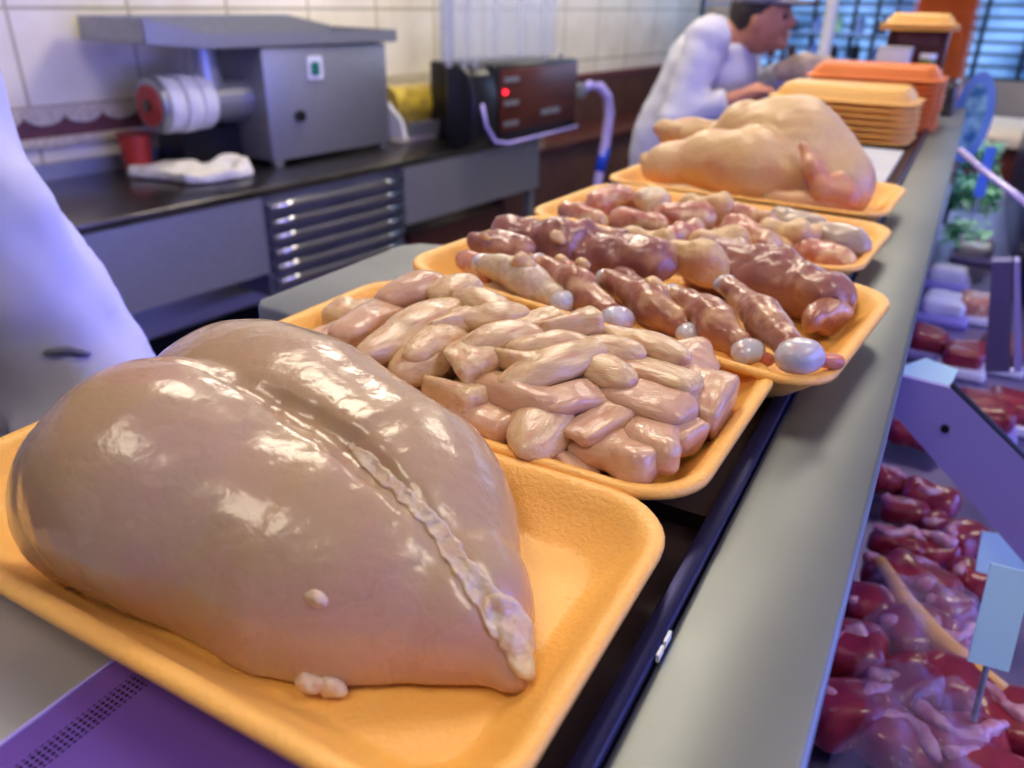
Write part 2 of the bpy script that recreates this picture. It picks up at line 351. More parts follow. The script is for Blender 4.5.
# ------------------------------------------------------------------ the counter
t = root('shop_counter', 'long stainless steel shop counter ledge carrying the orange trays', 'counter', (-.13, 1.4, -.2))
O = (-.13, 1.4, -.2)
G(O).box((-.062, -.6, -.03), (.004, 3.3, 0)).obj('steel_ledge', 'ledge', t, bevel=.004)
G(O).box((-.072, -.6, -.05), (-.0625, 3.3, .004)).obj('edge_profile', 'navy', t, bevel=.001)
G(O).box((-.258, .36, -.02), (-.0725, 3.3, -.002)).obj('tray_shelf', 'brownshelf', t)
G(O).box((-.258, -.6, -.03), (-.0725, .36, -.012)).obj('shelf_base', 'brownshelf', t)
G(O).box((-.29, -.6, -CT), (-.27, 3.3, -.06)).obj('rear_panel', 'steel', t)
# frit-printed glass strip along the working side; purple light put into its colour
def frit():
    m = bpy.data.materials.new('purple_lit_frit_glass'); m.use_nodes = True; nt = m.node_tree; b = nt.nodes['Principled BSDF']
    tc = nt.nodes.new('ShaderNodeTexCoord'); sx = nt.nodes.new('ShaderNodeSeparateXYZ'); nt.links.new(tc.outputs['Object'], sx.inputs[0])
    v = nt.nodes.new('ShaderNodeTexVoronoi'); v.inputs['Scale'].default_value = 420; v.inputs['Randomness'].default_value = 0; nt.links.new(tc.outputs['Object'], v.inputs['Vector'])
    lt = nt.nodes.new('ShaderNodeMath'); lt.operation = 'LESS_THAN'; lt.inputs[1].default_value = .38; nt.links.new(v.outputs['Distance'], lt.inputs[0])
    def cmpn(a, op, val):
        q = nt.nodes.new('ShaderNodeMath'); q.operation = op; q.inputs[1].default_value = val; nt.links.new(a, q.inputs[0]); return q.outputs[0]
    a1 = cmpn(sx.outputs[0], 'GREATER_THAN', -.2475); a2 = cmpn(sx.outputs[0], 'LESS_THAN', -.238)
    mu = nt.nodes.new('ShaderNodeMath'); mu.operation = 'MULTIPLY'; nt.links.new(a1, mu.inputs[0]); nt.links.new(a2, mu.inputs[1])
    mu2 = nt.nodes.new('ShaderNodeMath'); mu2.operation = 'MULTIPLY'; nt.links.new(mu.outputs[0], mu2.inputs[0]); nt.links.new(lt.outputs[0], mu2.inputs[1])
    r = nt.nodes.new('ShaderNodeValToRGB'); e = r.color_ramp.elements; e[0].color = (*lin((128, 92, 190)), 1); e[1].color = (*lin((26, 20, 44)), 1)
    nt.links.new(mu2.outputs[0], r.inputs[0]); nt.links.new(r.outputs[0], b.inputs['Base Color'])
    b.inputs['Roughness'].default_value = .12; b.inputs['Metallic'].default_value = .2
    return m
ML['frit'] = frit()
g = G().box((-.26, -.6, -.011), (-.13, .36, -.002)); g.obj('frit_glass', 'frit', None)
fg = bpy.data.objects['frit_glass']; fg.data.transform(Matrix.Translation((-O[0], -O[1], -O[2]))); fg.location = (0, 0, 0); fg.parent = t
for nd in [n for n in ML['frit'].node_tree.nodes if n.type == 'TEX_COORD']:
    mp = ML['frit'].node_tree.nodes.new('ShaderNodeMapping'); mp.inputs['Location'].default_value = (O[0], O[1], O[2])
    ls = [l.to_socket for l in nd.outputs['Object'].links]; ML['frit'].node_tree.links.new(nd.outputs['Object'], mp.inputs[0])
    for s_ in ls: ML['frit'].node_tree.links.new(mp.outputs[0], s_)
G(O).box((-.262, -.6, -.012), (-.2602, .36, -.0015)).obj('glass_edge_glow', 'hose', t)  # lavender colour stands in for the glow along the glass edge
G(O).box((-.0619, .2445, .0), (-.0605, .251, .004)).obj('glint_chip', 'glint_lid', t)  # two white blocks stand in for reflected glints along the strip
G(O).box((-.0619, .2535, .0), (-.0605, .261, .004)).obj('glint_chip', 'glint_lid', t)
# rear work ledge and board
t = root('work_ledge', 'grey stainless work ledge beside the nearest tray', 'work surface', (-.4, .1, -.05))
G((-.4, .1, -.05)).box((-.40, -.6, -.045), (-.264, .19, -.012)).obj('top', 'ledgelight', t, bevel=.003)
G((-.4, .1, -.05)).box((-.38, -.58, -.30), (-.292, .17, -.0455)).obj('body', 'steel', t)
a = onz(250, 303, -.012); b_ = onz(405, 243, -.012)
t = root('cutting_board', 'grey flat board behind the nearest meat trays at the aisle', 'board', (-.42, .6, -.05))
G((-.42, .6, -.05)).prism([(-.27, a[1]-.02, -.03), (a[0]+.01, a[1], -.03), (a[0], a[1]+.012, -.03), (b_[0], b_[1]-.01, -.03), (b_[0]+.015, b_[1]+.01, -.03), (-.27, b_[1]+.10, -.03)], (0, 0, .018)).obj('board_plate', 'board', t, bevel=.003)
G((-.42, .6, -.05)).box((-.46, .5, -.3), (-.292, .66, -.0305)).obj('bracket', 'steel', t)

# ------------------------------------------------------------------ foam trays
TW, TD, TH = .345, .205, .03
def rrect(w, d, r, z, n=8):
    P = []
    for cx, cy, a0 in ((w/2-r, d/2-r, 0), (-w/2+r, d/2-r, 90), (-w/2+r, -d/2+r, 180), (w/2-r, -d/2+r, 270)):
        for k in range(n+1):
            q = math.radians(a0+90*k/n); P.append((cx+r*math.cos(q), cy+r*math.sin(q), z))
    return P
def tray_mesh(w=TW, d=TD, h=TH, th=1., m='foam'):
    st = th < 1
    prof = [(.032, .0065, .018), (.030, .0068, .02), (.026, .009, .022), (.0145 if st else .013, h-.008, .030), (.0125 if st else .0095, h-.002, .033), (.006, h, .035), (.0035, h+.0005, .036), (.001, h, .038), (0, h-.002*th, .038), (.0002, h-.0045*th, .038), (.009 if st else .004, h-.0062*th, .036), (.015 if st else .0085, h-.008*th, .034), (.017 if st else .012, h-.014, .031), (.027, .004, .024), (.031, .0, .021), (.036, 0, .017)]
    v = []; f = []
    for ins, z, r in prof: v += rrect(w-2*ins, d-2*ins, r, z)
    n = len(rrect(1, 1, .1, 0)); L = len(prof)
    for i in range(L-1):
        for k in range(n): f.append((i*n+k, (i+1)*n+k, (i+1)*n+(k+1) % n, i*n+(k+1) % n))
    f.append(tuple(range(n))); f.append(tuple(range((L-1)*n, L*n))[::-1])
    import bmesh
    me = bpy.data.meshes.new('foam_tray'); me.from_pydata(v, [], f); bm = bmesh.new(); bm.from_mesh(me)
    bmesh.ops.recalc_face_normals(bm, faces=bm.faces); bm.to_mesh(me); bm.free()
    me.polygons.foreach_set('use_smooth', [True]*len(me.polygons)); me.materials.append(ML[m]); return me
TM = tray_mesh()
def tray(cx, cy, z, rz, label, ry=0, me=TM, group='orange foam trays of raw chicken in a row', rx=0):
    o = bpy.data.objects.new('foam_tray', me); COL.objects.link(o); o.location = (cx, cy, z+CT)
    o.rotation_euler = (rx, ry, rz); return tag(o, label, 'foam tray', group)
R_ = math.radians
ORD = 'first second third fourth fifth sixth seventh eighth ninth tenth eleventh twelfth thirteenth fourteenth fifteenth sixteenth seventeenth eighteenth nineteenth twentieth'.split()
ORD += ['twenty-'+q for q in ORD[:9]]+['thirtieth']
tray(-.249, .217, 0.0, R_(0), 'nearest orange foam tray under the whole chicken breast', 0, tray_mesh(.350, .197))
tray(-.243, .420, .001, R_(-1.5), 'orange foam tray holding the cut chicken breast strips', 0, tray_mesh(.345, .203))
tray(-.207, .612, .007, R_(-6), 'orange foam tray holding the drumsticks and dark thighs', R_(2.3), tray_mesh(.362, .232, .033))
tray(-.227, .872, .002, R_(-4), 'orange foam tray holding the pale boneless pieces', R_(.5), tray_mesh(.365, .21))
tray(-.230, 1.105, .002, R_(-3), 'farthest orange filled tray, under the whole chicken', 0, tray_mesh(.365, .21))

# ------------------------------------------------------------------ whole chicken breast
BN = np.array([[-0.3134, 0.1766, 0.0381, 0.0378], [-0.2819, 0.187, 0.05, 0.0497], [-0.1963, 0.2117, 0.0127, 0.0565], [-0.14, 0.2117, 0.0141, 0.0317]])
BF = np.array([[-0.3029, 0.2572, 0.0344, 0.062], [-0.2658, 0.2521, 0.032, 0.0595], [-0.2011, 0.2417, 0.0175, 0.0585], [-0.1446, 0.2152, 0.0153, 0.0353]])
def lobes(P):
    d = [chain(P, [(q[:3], q[3]) for q in B_], .03) for B_ in (BN, BF)]
    return d
def b0(P):
    d1, d2 = lobes(P); return smin(d1, d2, .008)
def hit(px, py, fn, t0=.1, t1=1.2):
    v = ray(px, py); v /= np.linalg.norm(v); ts = np.linspace(t0, t1, 1600); s = fn(C0+v*ts[:, None]); k = np.argmax(s < 0.0005)
    return C0+v*ts[k]
GRV = [hit(x, y, b0) for x, y in [(160, 356), (200, 362), (240, 380), (275, 398), (310, 416), (345, 440), (375, 466), (405, 494), (432, 524), (456, 556), (476, 586), (496, 616)]]
GR = [.0035, .0045, .005, .0055, .006, .0075, .007, .005, .0035, .003, .003, .003]
def bf(P):
    d1, d2 = lobes(P); d = smin(d1, d2, .003)
    g = chain(P, list(zip(GRV, GR)), .003)
    d = -smin(-d, g, .005)                      # carve the cleft
    tip = chain(P, [((-.128, .205, .014), .014), ((-.112, .203, .013), .009), ((-.104, .197, .012), .006)], .01)
    d = smin(d, tip, .012)
    d = d+.0007*nz(P, 60, 3)+.00022*nz(P, 320, 4)
    zf = .0078+.0*P[..., 2]
    return -smin(-d, -(zf-P[..., 2]), .004)
t = root('chicken_breast', 'whole raw double chicken breast filling the nearest orange tray', 'raw chicken', (-.22, .21, .007))
O = (-.22, .21, .007)
sobj('meat', bf, (-.38, .10, 0), (-.08, .36, .135), .0021, 'breast', t, O)
SEAM = [hit(x, y, bf) for x, y in [(350, 446), (366, 460), (385, 477), (405, 496), (420, 512), (436, 530), (450, 550), (464, 570), (478, 590), (492, 608), (504, 624)]]
def fs(P):
    g = chain(P, list(zip(SEAM, [.0018, .0028, .0034, .0034, .0036, .0038, .004, .0042, .005, .006, .007])), .003)
    return np.maximum(g+.0009*nz(P, 300, 8)+.0005*nz(P, 700, 18), np.abs(bf(P))-.0014-.0005*nz(P, 520, 12))
lo, hi = bounds(SEAM, .016); o = sobj('fat_seam', fs, lo, hi, .0009, 'fat', t, O); o['label'] = 'whitish fat seam in the cleft'
tipP = [hit(x, y, bf) for x, y in [(500, 615), (515, 632), (522, 648)]]
def ft(P):
    g = chain(P, [(tipP[0], .007), (tipP[1], .0075), (tipP[2], .0055), (tipP[2]+np.array([.004, -.006, -.002]), .0035)], .004)
    return np.maximum(g+.0022*nz(P, 260, 9), np.abs(bf(P))-.0026-.0012*nz(P, 330, 10))
lo, hi = bounds(tipP, .025); o = sobj('fat_lump', ft, lo, hi, .0012, 'fat', t, O); o['label'] = 'cream coloured fat at the pointed end'
for (x, y), r in (((316, 593), .0038), ((330, 681), .005), ((310, 677), .0045)):
    c = hit(x, y, bf); A = (c-C0)/np.linalg.norm(c-C0)
    f_ = lambda P, c=c, r=r: ell(P, c-np.array([0, 0, .0024]), (r*1.5, r*.9, r*.9))+.0008*nz(P, 500, 5)
    lo, hi = bounds([c], .012); sobj('fat_speck', f_, lo, hi, .0009, 'fat', t, O)

# ------------------------------------------------------------------ cut breast strips
def chunk_mesh(i, cuts):
    r = np.random.default_rng(100+i); e = [r.uniform(-.15, .15) for _ in range(3)]
    bend = r.uniform(-.25, .25)
    pl = []
    for k in range(cuts):
        n = r.normal(size=3)*np.array([1, .7, .7]); n /= np.linalg.norm(n); pl.append((n, r.uniform(.27, .38)*(.55 if abs(n[0]) < .6 else 1.15)))
    def fn(P):
        Q = P.copy(); Q[..., 2] = P[..., 2]+bend*(P[..., 0]**2)-.02; Q[..., 1] = P[..., 1]+e[0]*P[..., 0]+e[1]*P[..., 0]**2
        if cuts: d = rbox(Q, (0, 0, 0), (.47, .28, .23), .15)
        else: d = smin(ell(Q, (0, 0, 0), (.5, .27, .24)), ell(Q, (.12, .03, .02), (.34, .27, .23)), .12)
        for n, o_ in pl: d = -smin(-d, -(P@n-o_), .07)
        return d+.026*nz(P, 6, i)+.009*nz(P, 20, i+50)
    V, Q = nets(fn, (-.62, -.42, -.42), (.62, .42, .42), .034)
    me = bpy.data.meshes.new('breast_strip'); me.from_pydata(V.tolist(), [], Q.tolist()); me.polygons.foreach_set('use_smooth', [True]*len(Q)); return me
CM = {}
def get_chunk(i, m):
    k = (i, m)
    if k not in CM:
        base = CM.get(i)
        if base is None: base = chunk_mesh(i, [0, 2, 1, 3, 2][i % 5]); CM[i] = base
        me = base.copy(); me.materials.clear(); me.materials.append(ML[m]); CM[k] = me
    return CM[k]
def orient(px, py, ang, c, tilt=0., upn=(0, 0, 1)):
    """rotation whose long axis runs along the given image direction on the level plane through c"""
    a = math.radians(ang); p1 = onz(px+14*math.cos(a), py+14*math.sin(a), c[2]); p0 = onz(px, py, c[2])
    X = p1-p0; X /= np.linalg.norm(X)
    Rm = Matrix(((X[0], -X[1], 0), (X[1], X[0], 0), (0, 0, 1)))
    return Rm
def place(me, name, px, py, lpx, wpx, ang, c, hgt=None, ry=0., rx=0.):
    R3 = orient(px, py, ang, c); a = math.radians(ang)
    L = np.linalg.norm(onz(px+lpx/2*math.cos(a), py+lpx/2*math.sin(a), c[2])-onz(px-lpx/2*math.cos(a), py-lpx/2*math.sin(a), c[2]))
    dist = np.linalg.norm(c-C0); wd = wpx/F*dist*1.25
    o = bpy.data.objects.new(name, me); COL.objects.link(o)
    o.matrix_world = Matrix.Translation((c[0], c[1], c[2]+CT)) @ (R3 @ Matrix.Rotation(ry, 3, 'Y') @ Matrix.Rotation(rx, 3, 'X')).to_4x4() @ Matrix.Diagonal((L*1.22, wd*2.15, (hgt or wd)*2.2, 1))
    return o
def heap2(P):
    u = np.abs((P[..., 0]+.25)/.165); v = np.abs((P[..., 1]-.418-.02*(P[..., 0]+.24))/.092)
    z = .020+.046*np.clip(1-u**3.2, 0, 1)*np.clip(1-v**2.6, 0, 1)
    return P[..., 2]-z
G2 = 'cut chicken breast strips in the second tray'
CH = [  # px, py, length, width, angle, mesh, material, label
 (412, 333, 84, 34, -26, 0, 'chunk', 'long pale breast strip slanting at the left of the second tray'),
 (424, 361, 58, 38, -18, 5, 'chunk', 'rounded strip beside the big breast, low at the left'),
 (471, 366, 48, 38, -18, 3, 'chunk', 'shiny square chunk just beyond the big breast'),
 (459, 394, 52, 34, 25, 8, 'chunk', 'chunk wedged below the shiny square chunk'),
 (499, 342, 64, 32, -12, 10, 'chunk', 'smooth pale strip above the shiny square chunk'),
 (556, 368, 96, 36, -12, 5, 'chunk', 'longest rounded strip in the middle of the pile'),
 (552, 347, 74, 26, -4, 15, 'chunk', 'strip lying just behind the longest rounded strip'),
 (518, 395, 82, 32, 24, 11, 'chunk_pink', 'glossy pink strip below the longest rounded strip'),
 (490, 422, 52, 38, 24, 2, 'chunk_pink', 'pink chunk touching the breast at the front rim'),
 (545, 424, 60, 44, -50, 5, 'chunk', 'big folded round chunk at the front of the pile'),
 (584, 396, 70, 26, -18, 6, 'chunk_pink', 'dark pink piece under the longest strip'),
 (492, 318, 60, 22, -4, 0, 'chunk', 'thin strip lying behind the smooth pale strip'),
 (517, 293, 36, 40, 0, 2, 'chunk', 'blunt chunk at the top of the pile by the drumstick tray'),
 (481, 305, 52, 26, 14, 10, 'chunk', 'flat strip near the top left of the pile'),
 (447, 322, 44, 24, -12, 1, 'chunk', 'small flat strip left of the pile top'),
 (414, 291, 60, 28, -12, 15, 'chunk_pink', 'pinkish strip at the far left corner of the pile'),
 (375, 316, 58, 26, -38, 6, 'chunk_pink', 'pinkish strip hanging at the left end of the pile'),
 (568, 325, 56, 28, -4, 8, 'chunk', 'knobbly strip beside the orange rim of the drumstick tray'),
 (536, 322, 44, 22, -10, 1, 'chunk', 'short strip tucked behind the middle of the pile'),
 (642, 347, 78, 26, 17, 0, 'chunk', 'upper one of the two parallel strips at the right'),
 (648, 377, 92, 30, 17, 7, 'chunk', 'lower one of the two parallel strips at the right'),
 (640, 404, 84, 32, 17, 3, 'chunk_pink', 'flat cut strip above the largest front chunk'),
 (614, 444, 88, 52, 20, 4, 'chunk_pink', 'largest blocky chunk at the front right of the pile'),
 (652, 441, 46, 38, -78, 9, 'chunk_pink', 'upright pink chunk leaning on the largest front chunk'),
 (702, 415, 56, 54, 15, 14, 'chunk_pink', 'broad pink chunk at the right end of the pile'),
 (693, 366, 34, 36, 65, 13, 'chunk_pink', 'upright pink chunk at the far right corner'),
 (678, 434, 40, 34, 30, 9, 'chunk_pink', 'dusky chunk below the broad right end chunk'),
 (575, 466, 52, 20, 20, 6, 'chunk_pink', 'thin pink sliver along the front rim'),
 (609, 351, 60, 26, 10, 5, 'chunk', 'strip between the middle strips and the parallel pair'),
 (455, 292, 46, 26, -8, 5, 'chunk', 'rounded strip at the back left of the pile'),
 (600, 372, 60, 26, 14, 10, 'chunk', 'strip under the end of the longest strip'),
 (606, 420, 60, 26, -30, 1, 'chunk_pink', 'small piece between the flat cut strip and the folded chunk'),
 (392, 345, 50, 26, -30, 0, 'chunk', 'narrow strip between the breast and the left end of the pile'),
 (436, 345, 50, 30, -30, 15, 'chunk', 'strip in the shadow behind the rounded left strip'),
 (524, 360, 46, 28, 20, 8, 'chunk', 'short piece left of the longest strip'),
]
for px, py, L, wd, ang, mi, m, lab in CH:
    c = hit(px, py, heap2, .2, 1.); v = (c-C0)/np.linalg.norm(c-C0); dist = np.linalg.norm(c-C0)
    c = c+v*(wd/F*dist*.30); c[2] = max(c[2], wd/F*dist*2.2*.27+.010)
    o = place(get_chunk(mi, m), 'breast_strip', px, py, L, wd, ang, c, wd/F*dist*1.0, rx=random.uniform(-.25, .25), ry=random.uniform(-.1, .1)); tag(o, lab, 'chicken strip', G2)
k = 0
for i in range(8):
    for j in range(4):          # buried lower layer of the pile
        x = -.372+.0345*i+random.uniform(-.005, .005); y = .372+.032*j+random.uniform(-.005, .005)
        o = bpy.data.objects.new('breast_strip', get_chunk((i*4+j) % 16, 'chunk_pink' if (i+j) % 2 else 'chunk')); COL.objects.link(o)
        o.location = (x, y, .030+CT-.006*(j in (0, 3))-.005*(i in (0, 7))); o.rotation_euler = (0, 0, random.uniform(0, 3.1)); o.scale = (.058, .062, .052)
        tag(o, 'buried chicken strip, '+ORD[i]+' from the left in the '+ORD[j]+' low row of the strip pile', 'chicken strip', G2)

# ------------------------------------------------------------------ drumsticks and thighs
TILT = math.tan(R_(3.2))
def base3(x): return .0185+max(0, (-.05-x))*TILT
def lump(name, pts, m, label=None, cat='raw chicken', group=None, noise=.0014, res=.0028, k=.02, parent=None, org=None, nsc=110, cutz=None, seed=1):
    """one lump of meat: a chain of (point, radius)"""
    P_ = np.array([p for p, r in pts]); rm = max(r for p, r in pts); lo, hi = P_.min(0)-rm*1.25-.004, P_.max(0)+rm*1.25+.004
    org = P_.mean(0) if org is None else np.array(org)
    def fn(P):
        d = (chain(P, pts, k) if len(pts) > 1 else np.linalg.norm(P-pts[0][0], axis=-1)-pts[0][1])+noise*nz(P, nsc, seed)+noise*.4*nz(P, nsc*3, seed+9)
        if cutz is not None: d = -smin(-d, -(cutz-P[..., 2]), .004)
        return d
    o = sobj(name, fn, lo, hi, res, m, parent, org)
    if parent is None: tag(o, label, cat, group)
    return o
G3 = 'skinned drumsticks along the front of the third tray'
def drum(a, b, ra, rb, za, zb, lab, m='shank', ka=.008, kb=.011, seed=1, gore=None):
    A = onz(*a, za); B = onz(*b, zb); ax = (B-A)/np.linalg.norm(B-A); mid = (A+B)/2+np.array([0, 0, .004]); q = A*.35+B*.65
    t = root('drumstick', lab, 'drumstick', tuple(mid), G3)
    lump('meat', [(A+ax*.006, ra), (mid, ra*1.25), (q, rb), (B-ax*.012, rb*.95)], m, parent=t, org=mid, seed=seed, res=.0022, k=.012, noise=.0012)
    def kn(c, r, s, d1):
        side = np.cross(ax, [0, 0, 1.]); pts = [(c+side*r*.45, r*.72), (c-side*r*.45, r*.72)]
        def fn(P): return smin(cone(P, *[pts[0][0], pts[1][0]], r*.72, r*.72), cone(P, c, c-ax*d1*r*1.2, r*.7, r*.55), .006)+.0006*nz(P, 250, s)
        lo, hi = bounds([c], r*2.4); o = sobj('bone_end', fn, lo, hi, .0017, 'cartilage', t, mid); o['label'] = 'bluish white cartilage knob'
    kn(A, ka, seed+2, -1); kn(B, kb, seed+3, 1)
    if gore is not None:
        g_ = onz(*gore, zb-.004); lump('joint_flesh', [(B, rb*.35), (g_, .005)], 'gore', parent=t, org=mid, seed=seed+5, res=.0018, k=.006, noise=.001)
drum((725, 284), (800, 357), .0085, .011, .052, .042, 'rightmost drumstick, with a big bluish knuckle at the rim', kb=.0145, seed=1, gore=(838, 362))
drum((672, 293), (748, 352), .009, .0115, .048, .036, 'second drumstick from the right, brownish pink shank', kb=.011, seed=11, gore=(768, 360))
drum((606, 278), (690, 334), .010, .012, .050, .034, 'third drumstick from the right, its near knuckle at the rim', kb=.010, seed=21)
drum((538, 262), (618, 320), .009, .011, .054, .038, 'fourth drumstick from the right, white knuckle at the rim', kb=.012, seed=31)
drum((482, 262), (565, 302), .010, .012, .054, .040, 'leftmost drumstick, partly under the cut strips', kb=.012, seed=41, m='fat')
G3b = 'dark boneless thighs behind the drumsticks'
def P3(x, y, z=.045): return onz(x, y, z)
def thigh(pts, z, lab, m='thigh', seed=1, fat=None, group=G3b, cat='chicken thigh', noise=.0042, name='chicken_thigh'):
    L = []
    for (x, y, rpx) in pts:
        c = onz(x, y, z); d = np.linalg.norm(c-C0); L.append((c, rpx/F*d*1.12))
    mid = np.array([c for c, r in L]).mean(0)
    t = root(name, lab, cat, tuple(mid), group)
    lump('meat', L, m, parent=t, org=mid, seed=seed, res=.0032, noise=noise, k=.02, nsc=70)
    for (x, y, r) in fat or []:
        c = onz(x, y, z+.012); d = np.linalg.norm(c-C0); r = r/F*d
        lump('fat_patch', [(c, r), (c+np.array([r*1.2, r*.3, -.003]), r*.8)], 'fat_y', parent=t, org=mid, seed=seed+7, res=.002, noise=.0015, k=.006, nsc=200)
    return t
thigh([(712, 268, 26), (775, 282, 26), (825, 300, 22)], .033, 'dark mauve thigh at the right end behind the drumsticks', seed=3)
thigh([(812, 322, 8), (836, 312, 9), (842, 296, 9)], .028, 'thin tan flap of thigh in the right corner of the third tray', 'shank', 5)
thigh([(682, 258, 16), (706, 264, 20)], .048, 'yellowish rounded thigh end in the middle of the third tray', 'skin', 7, [(700, 250, 6)])
thigh([(590, 252, 24), (650, 262, 23)], .046, 'dark thigh in the middle with a yellow fat patch below it', seed=13, fat=[(652, 284, 9), (580, 262, 6)])
thigh([(510, 238, 18), (560, 244, 20), (610, 246, 17)], .052, 'long dark thigh lying over the back of the third tray', seed=17, fat=[(556, 238, 6)])
thigh([(478, 244, 15), (520, 250, 15)], .052, 'small dark thigh at the left end of the third tray', seed=19, fat=[(520, 262, 9), (484, 236, 5)])
thigh([(560, 275, 13), (595, 290, 12)], .040, 'pinkish trimming between the drumstick shanks', 'giblet', 23, [(560, 262, 7)])
thigh([(625, 285, 12), (665, 305, 11)], .034, 'dark trimming between the two middle drumsticks', 'thigh', 27)
thigh([(500, 280, 16), (545, 292, 13)], .036, 'pale trimming beside the leftmost drumstick', 'fat', 29)
thigh([(465, 262, 10), (492, 272, 10)], .046, 'pale fatty trimming in the left corner of the third tray', 'giblet', 37)
thigh([(690, 325, 11), (730, 345, 10)], .020, 'dark trimming under the second drumstick from the right', 'thigh', 41)

# ------------------------------------------------------------------ boneless pieces of the fourth tray
G4 = 'pale boneless pieces in the fourth tray'
FP = [((826, 240, 16), (850, 246, 16), .030, 'greymeat', 'grey skinned oval piece at the right end of the fourth tray'),
 ((800, 250, 13), (840, 262, 14), .024, 'giblet', 'pink ragged piece in front of the grey oval one'),
 ((770, 236, 13), (800, 240, 12), .032, 'skin', 'cream piece left of the grey oval one'),
 ((735, 232, 12), (765, 246, 12), .034, 'giblet', 'pinkish piece in the middle front of the fourth tray'),
 ((700, 240, 12), (732, 240, 12), .038, 'skin', 'cream piece beside the yellowish thigh end'),
 ((648, 200, 12), (656, 203, 11), .048, 'fat', 'round pale disc piece at the far left of the fourth tray'),
 ((600, 205, 14), (622, 200, 12), .040, 'giblet', 'leftmost pale piece on the fourth tray'),
 ((570, 214, 11), (600, 222, 11), .040, 'giblet', 'pale piece just behind the long dark thigh'),
 ((625, 222, 12), (655, 226, 12), .042, 'giblet', 'pinkish piece under the round disc piece'),
 ((668, 216, 12), (700, 220, 12), .045, 'giblet', 'wet pink piece near the middle of the fourth tray'),
 ((690, 203, 10), (722, 208, 10), .045, 'skin', 'pale piece behind the wet pink one'),
 ((735, 212, 10), (770, 218, 11), .042, 'giblet', 'red spotted piece in front of the whole chicken'),
 ((780, 220, 10), (815, 226, 11), .038, 'greymeat', 'greyish piece next to the chicken wing'),
 ((632, 238, 10), (662, 242, 11), .040, 'skin', 'small cream piece next to the middle dark thigh'),
 ((675, 236, 10), (690, 230, 11), .042, 'giblet', 'glistening small piece above the yellowish thigh end'),
 ((800, 236, 9), (826, 232, 9), .038, 'skin', 'narrow cream piece against the grey oval one')]
for i, (a, b_, z, m, lab) in enumerate(FP): thigh([a, b_], z, lab, m, 60+i*3, group=G4, cat='chicken piece', name='chicken_piece', noise=.0042)
for i in range(7):
    for j in range(2):
        c = np.array([-.36+.042*i, .845+.055*j+(-.004*i), .022]); lump('chicken_piece', [(c, .017), (c+np.array([.02, .006*(-1)**i, 0]), .015)], ['giblet', 'skin'][(i+j) % 2], 'buried pale chicken piece, '+ORD[i]+' from the left, '+['front', 'rear'][j]+' low row, fourth tray', 'chicken piece', G4, noise=.002, res=.004, seed=i+j)

# ------------------------------------------------------------------ whole chicken
def Q(x, y, Y): return ony(x, y, Y)
def wc(P):
    d = ell(P, Q(800, 160, 1.13), (.085, .07, .062), [[.86, 0, -.5], [0, 1, 0], [.5, 0, .86]])
    d = smin(d, chain(P, [(Q(745, 130, 1.15), .040), (Q(790, 145, 1.14), .056), (Q(835, 185, 1.11), .050)], .03), .02)
    d = smin(d, chain(P, [(Q(712, 160, 1.08), .040), (Q(752, 168, 1.07), .046), (Q(790, 180, 1.07), .036)], .02), .012)
    d = smin(d, chain(P, [(Q(700, 160, 1.08), .034), (Q(665, 164, 1.07), .024), (Q(655, 168, 1.07), .018)], .02), .010)
    d = smin(d, chain(P, [(Q(725, 145, 1.16), .034), (Q(690, 136, 1.15), .022), (Q(670, 134, 1.14), .017)], .02), .010)
    d = d+.0012*nz(P, 60, 5)+.0007*nz(P, 200, 6)
    return -smin(-d, -(.008-P[..., 2]), .006)
c = Q(770, 200, 1.1); c[2] = .008
t = root('whole_chicken', 'whole raw plucked chicken lying on the farthest filled tray', 'raw chicken', tuple(c))
sobj('body', wc, (-.42, .98, 0), (-.02, 1.28, .18), .0042, 'skin', t, c)
for nm, pts in (('drumstick_end', [(Q(655, 168, 1.068), .019), (Q(648, 160, 1.066), .012)]), ('drumstick_end', [(Q(672, 130, 1.13), .016), (Q(662, 128, 1.13), .013)])):
    lump(nm, pts, 'skin', parent=t, org=c, res=.003, noise=.002, k=.008)
lump('wing', [(Q(803, 146, 1.045), .006), (Q(812, 165, 1.035), .011), (Q(824, 190, 1.03), .014), (Q(845, 196, 1.035), .015), (Q(838, 180, 1.04), .011)], 'skin_pink', parent=t, org=c, res=.003, noise=.001, k=.008)
lump('wing', [(Q(770, 200, 1.035), .013), (Q(800, 203, 1.03), .014), (Q(842, 204, 1.03), .010)], 'skin', parent=t, org=c, res=.003, noise=.001, k=.008)

# ------------------------------------------------------------------ paper and stacks of empty trays
tag(G((-.14, 1.4, 0)).box((-.20, 1.235, .0), (-.085, 1.70, .004)).obj('paper_sheet', 'paper'), 'grey white paper sheet between the whole chicken and the stacks', 'paper')
EM = tray_mesh(.29, .19, .028, .5); EM2 = tray_mesh(.30, .20, .028, .5, 'foam_deep')
def stack(cx, cy, z0, n, pitch, me, rz, top, rest, grp, jit=.0015):
    for k in range(n):
        o = tray(cx+random.uniform(-jit, jit), cy+random.uniform(-jit, jit), z0+.028+k*pitch, rz+random.uniform(-.01, .01), top if k == n-1 else rest.replace('empty orange foam tray', 'empty orange foam tray, '+ORD[n-1-k]+' from the top,'), me=me, group=grp)
        o.rotation_euler = (math.pi, 0, rz)
stack(-.225, 1.845, .004, 7, .0122, EM, R_(-3), 'topmost tray of the nearest upside-down orange stack', 'empty orange foam tray within the nearest upside-down stack', 'nearest stack of empty orange trays')
stack(-.20, 2.12, .0, 9, .0128, EM2, R_(-1), 'topmost tray of the second upside-down orange stack', 'empty orange foam tray within the second upside-down stack', 'second stack of empty orange trays')
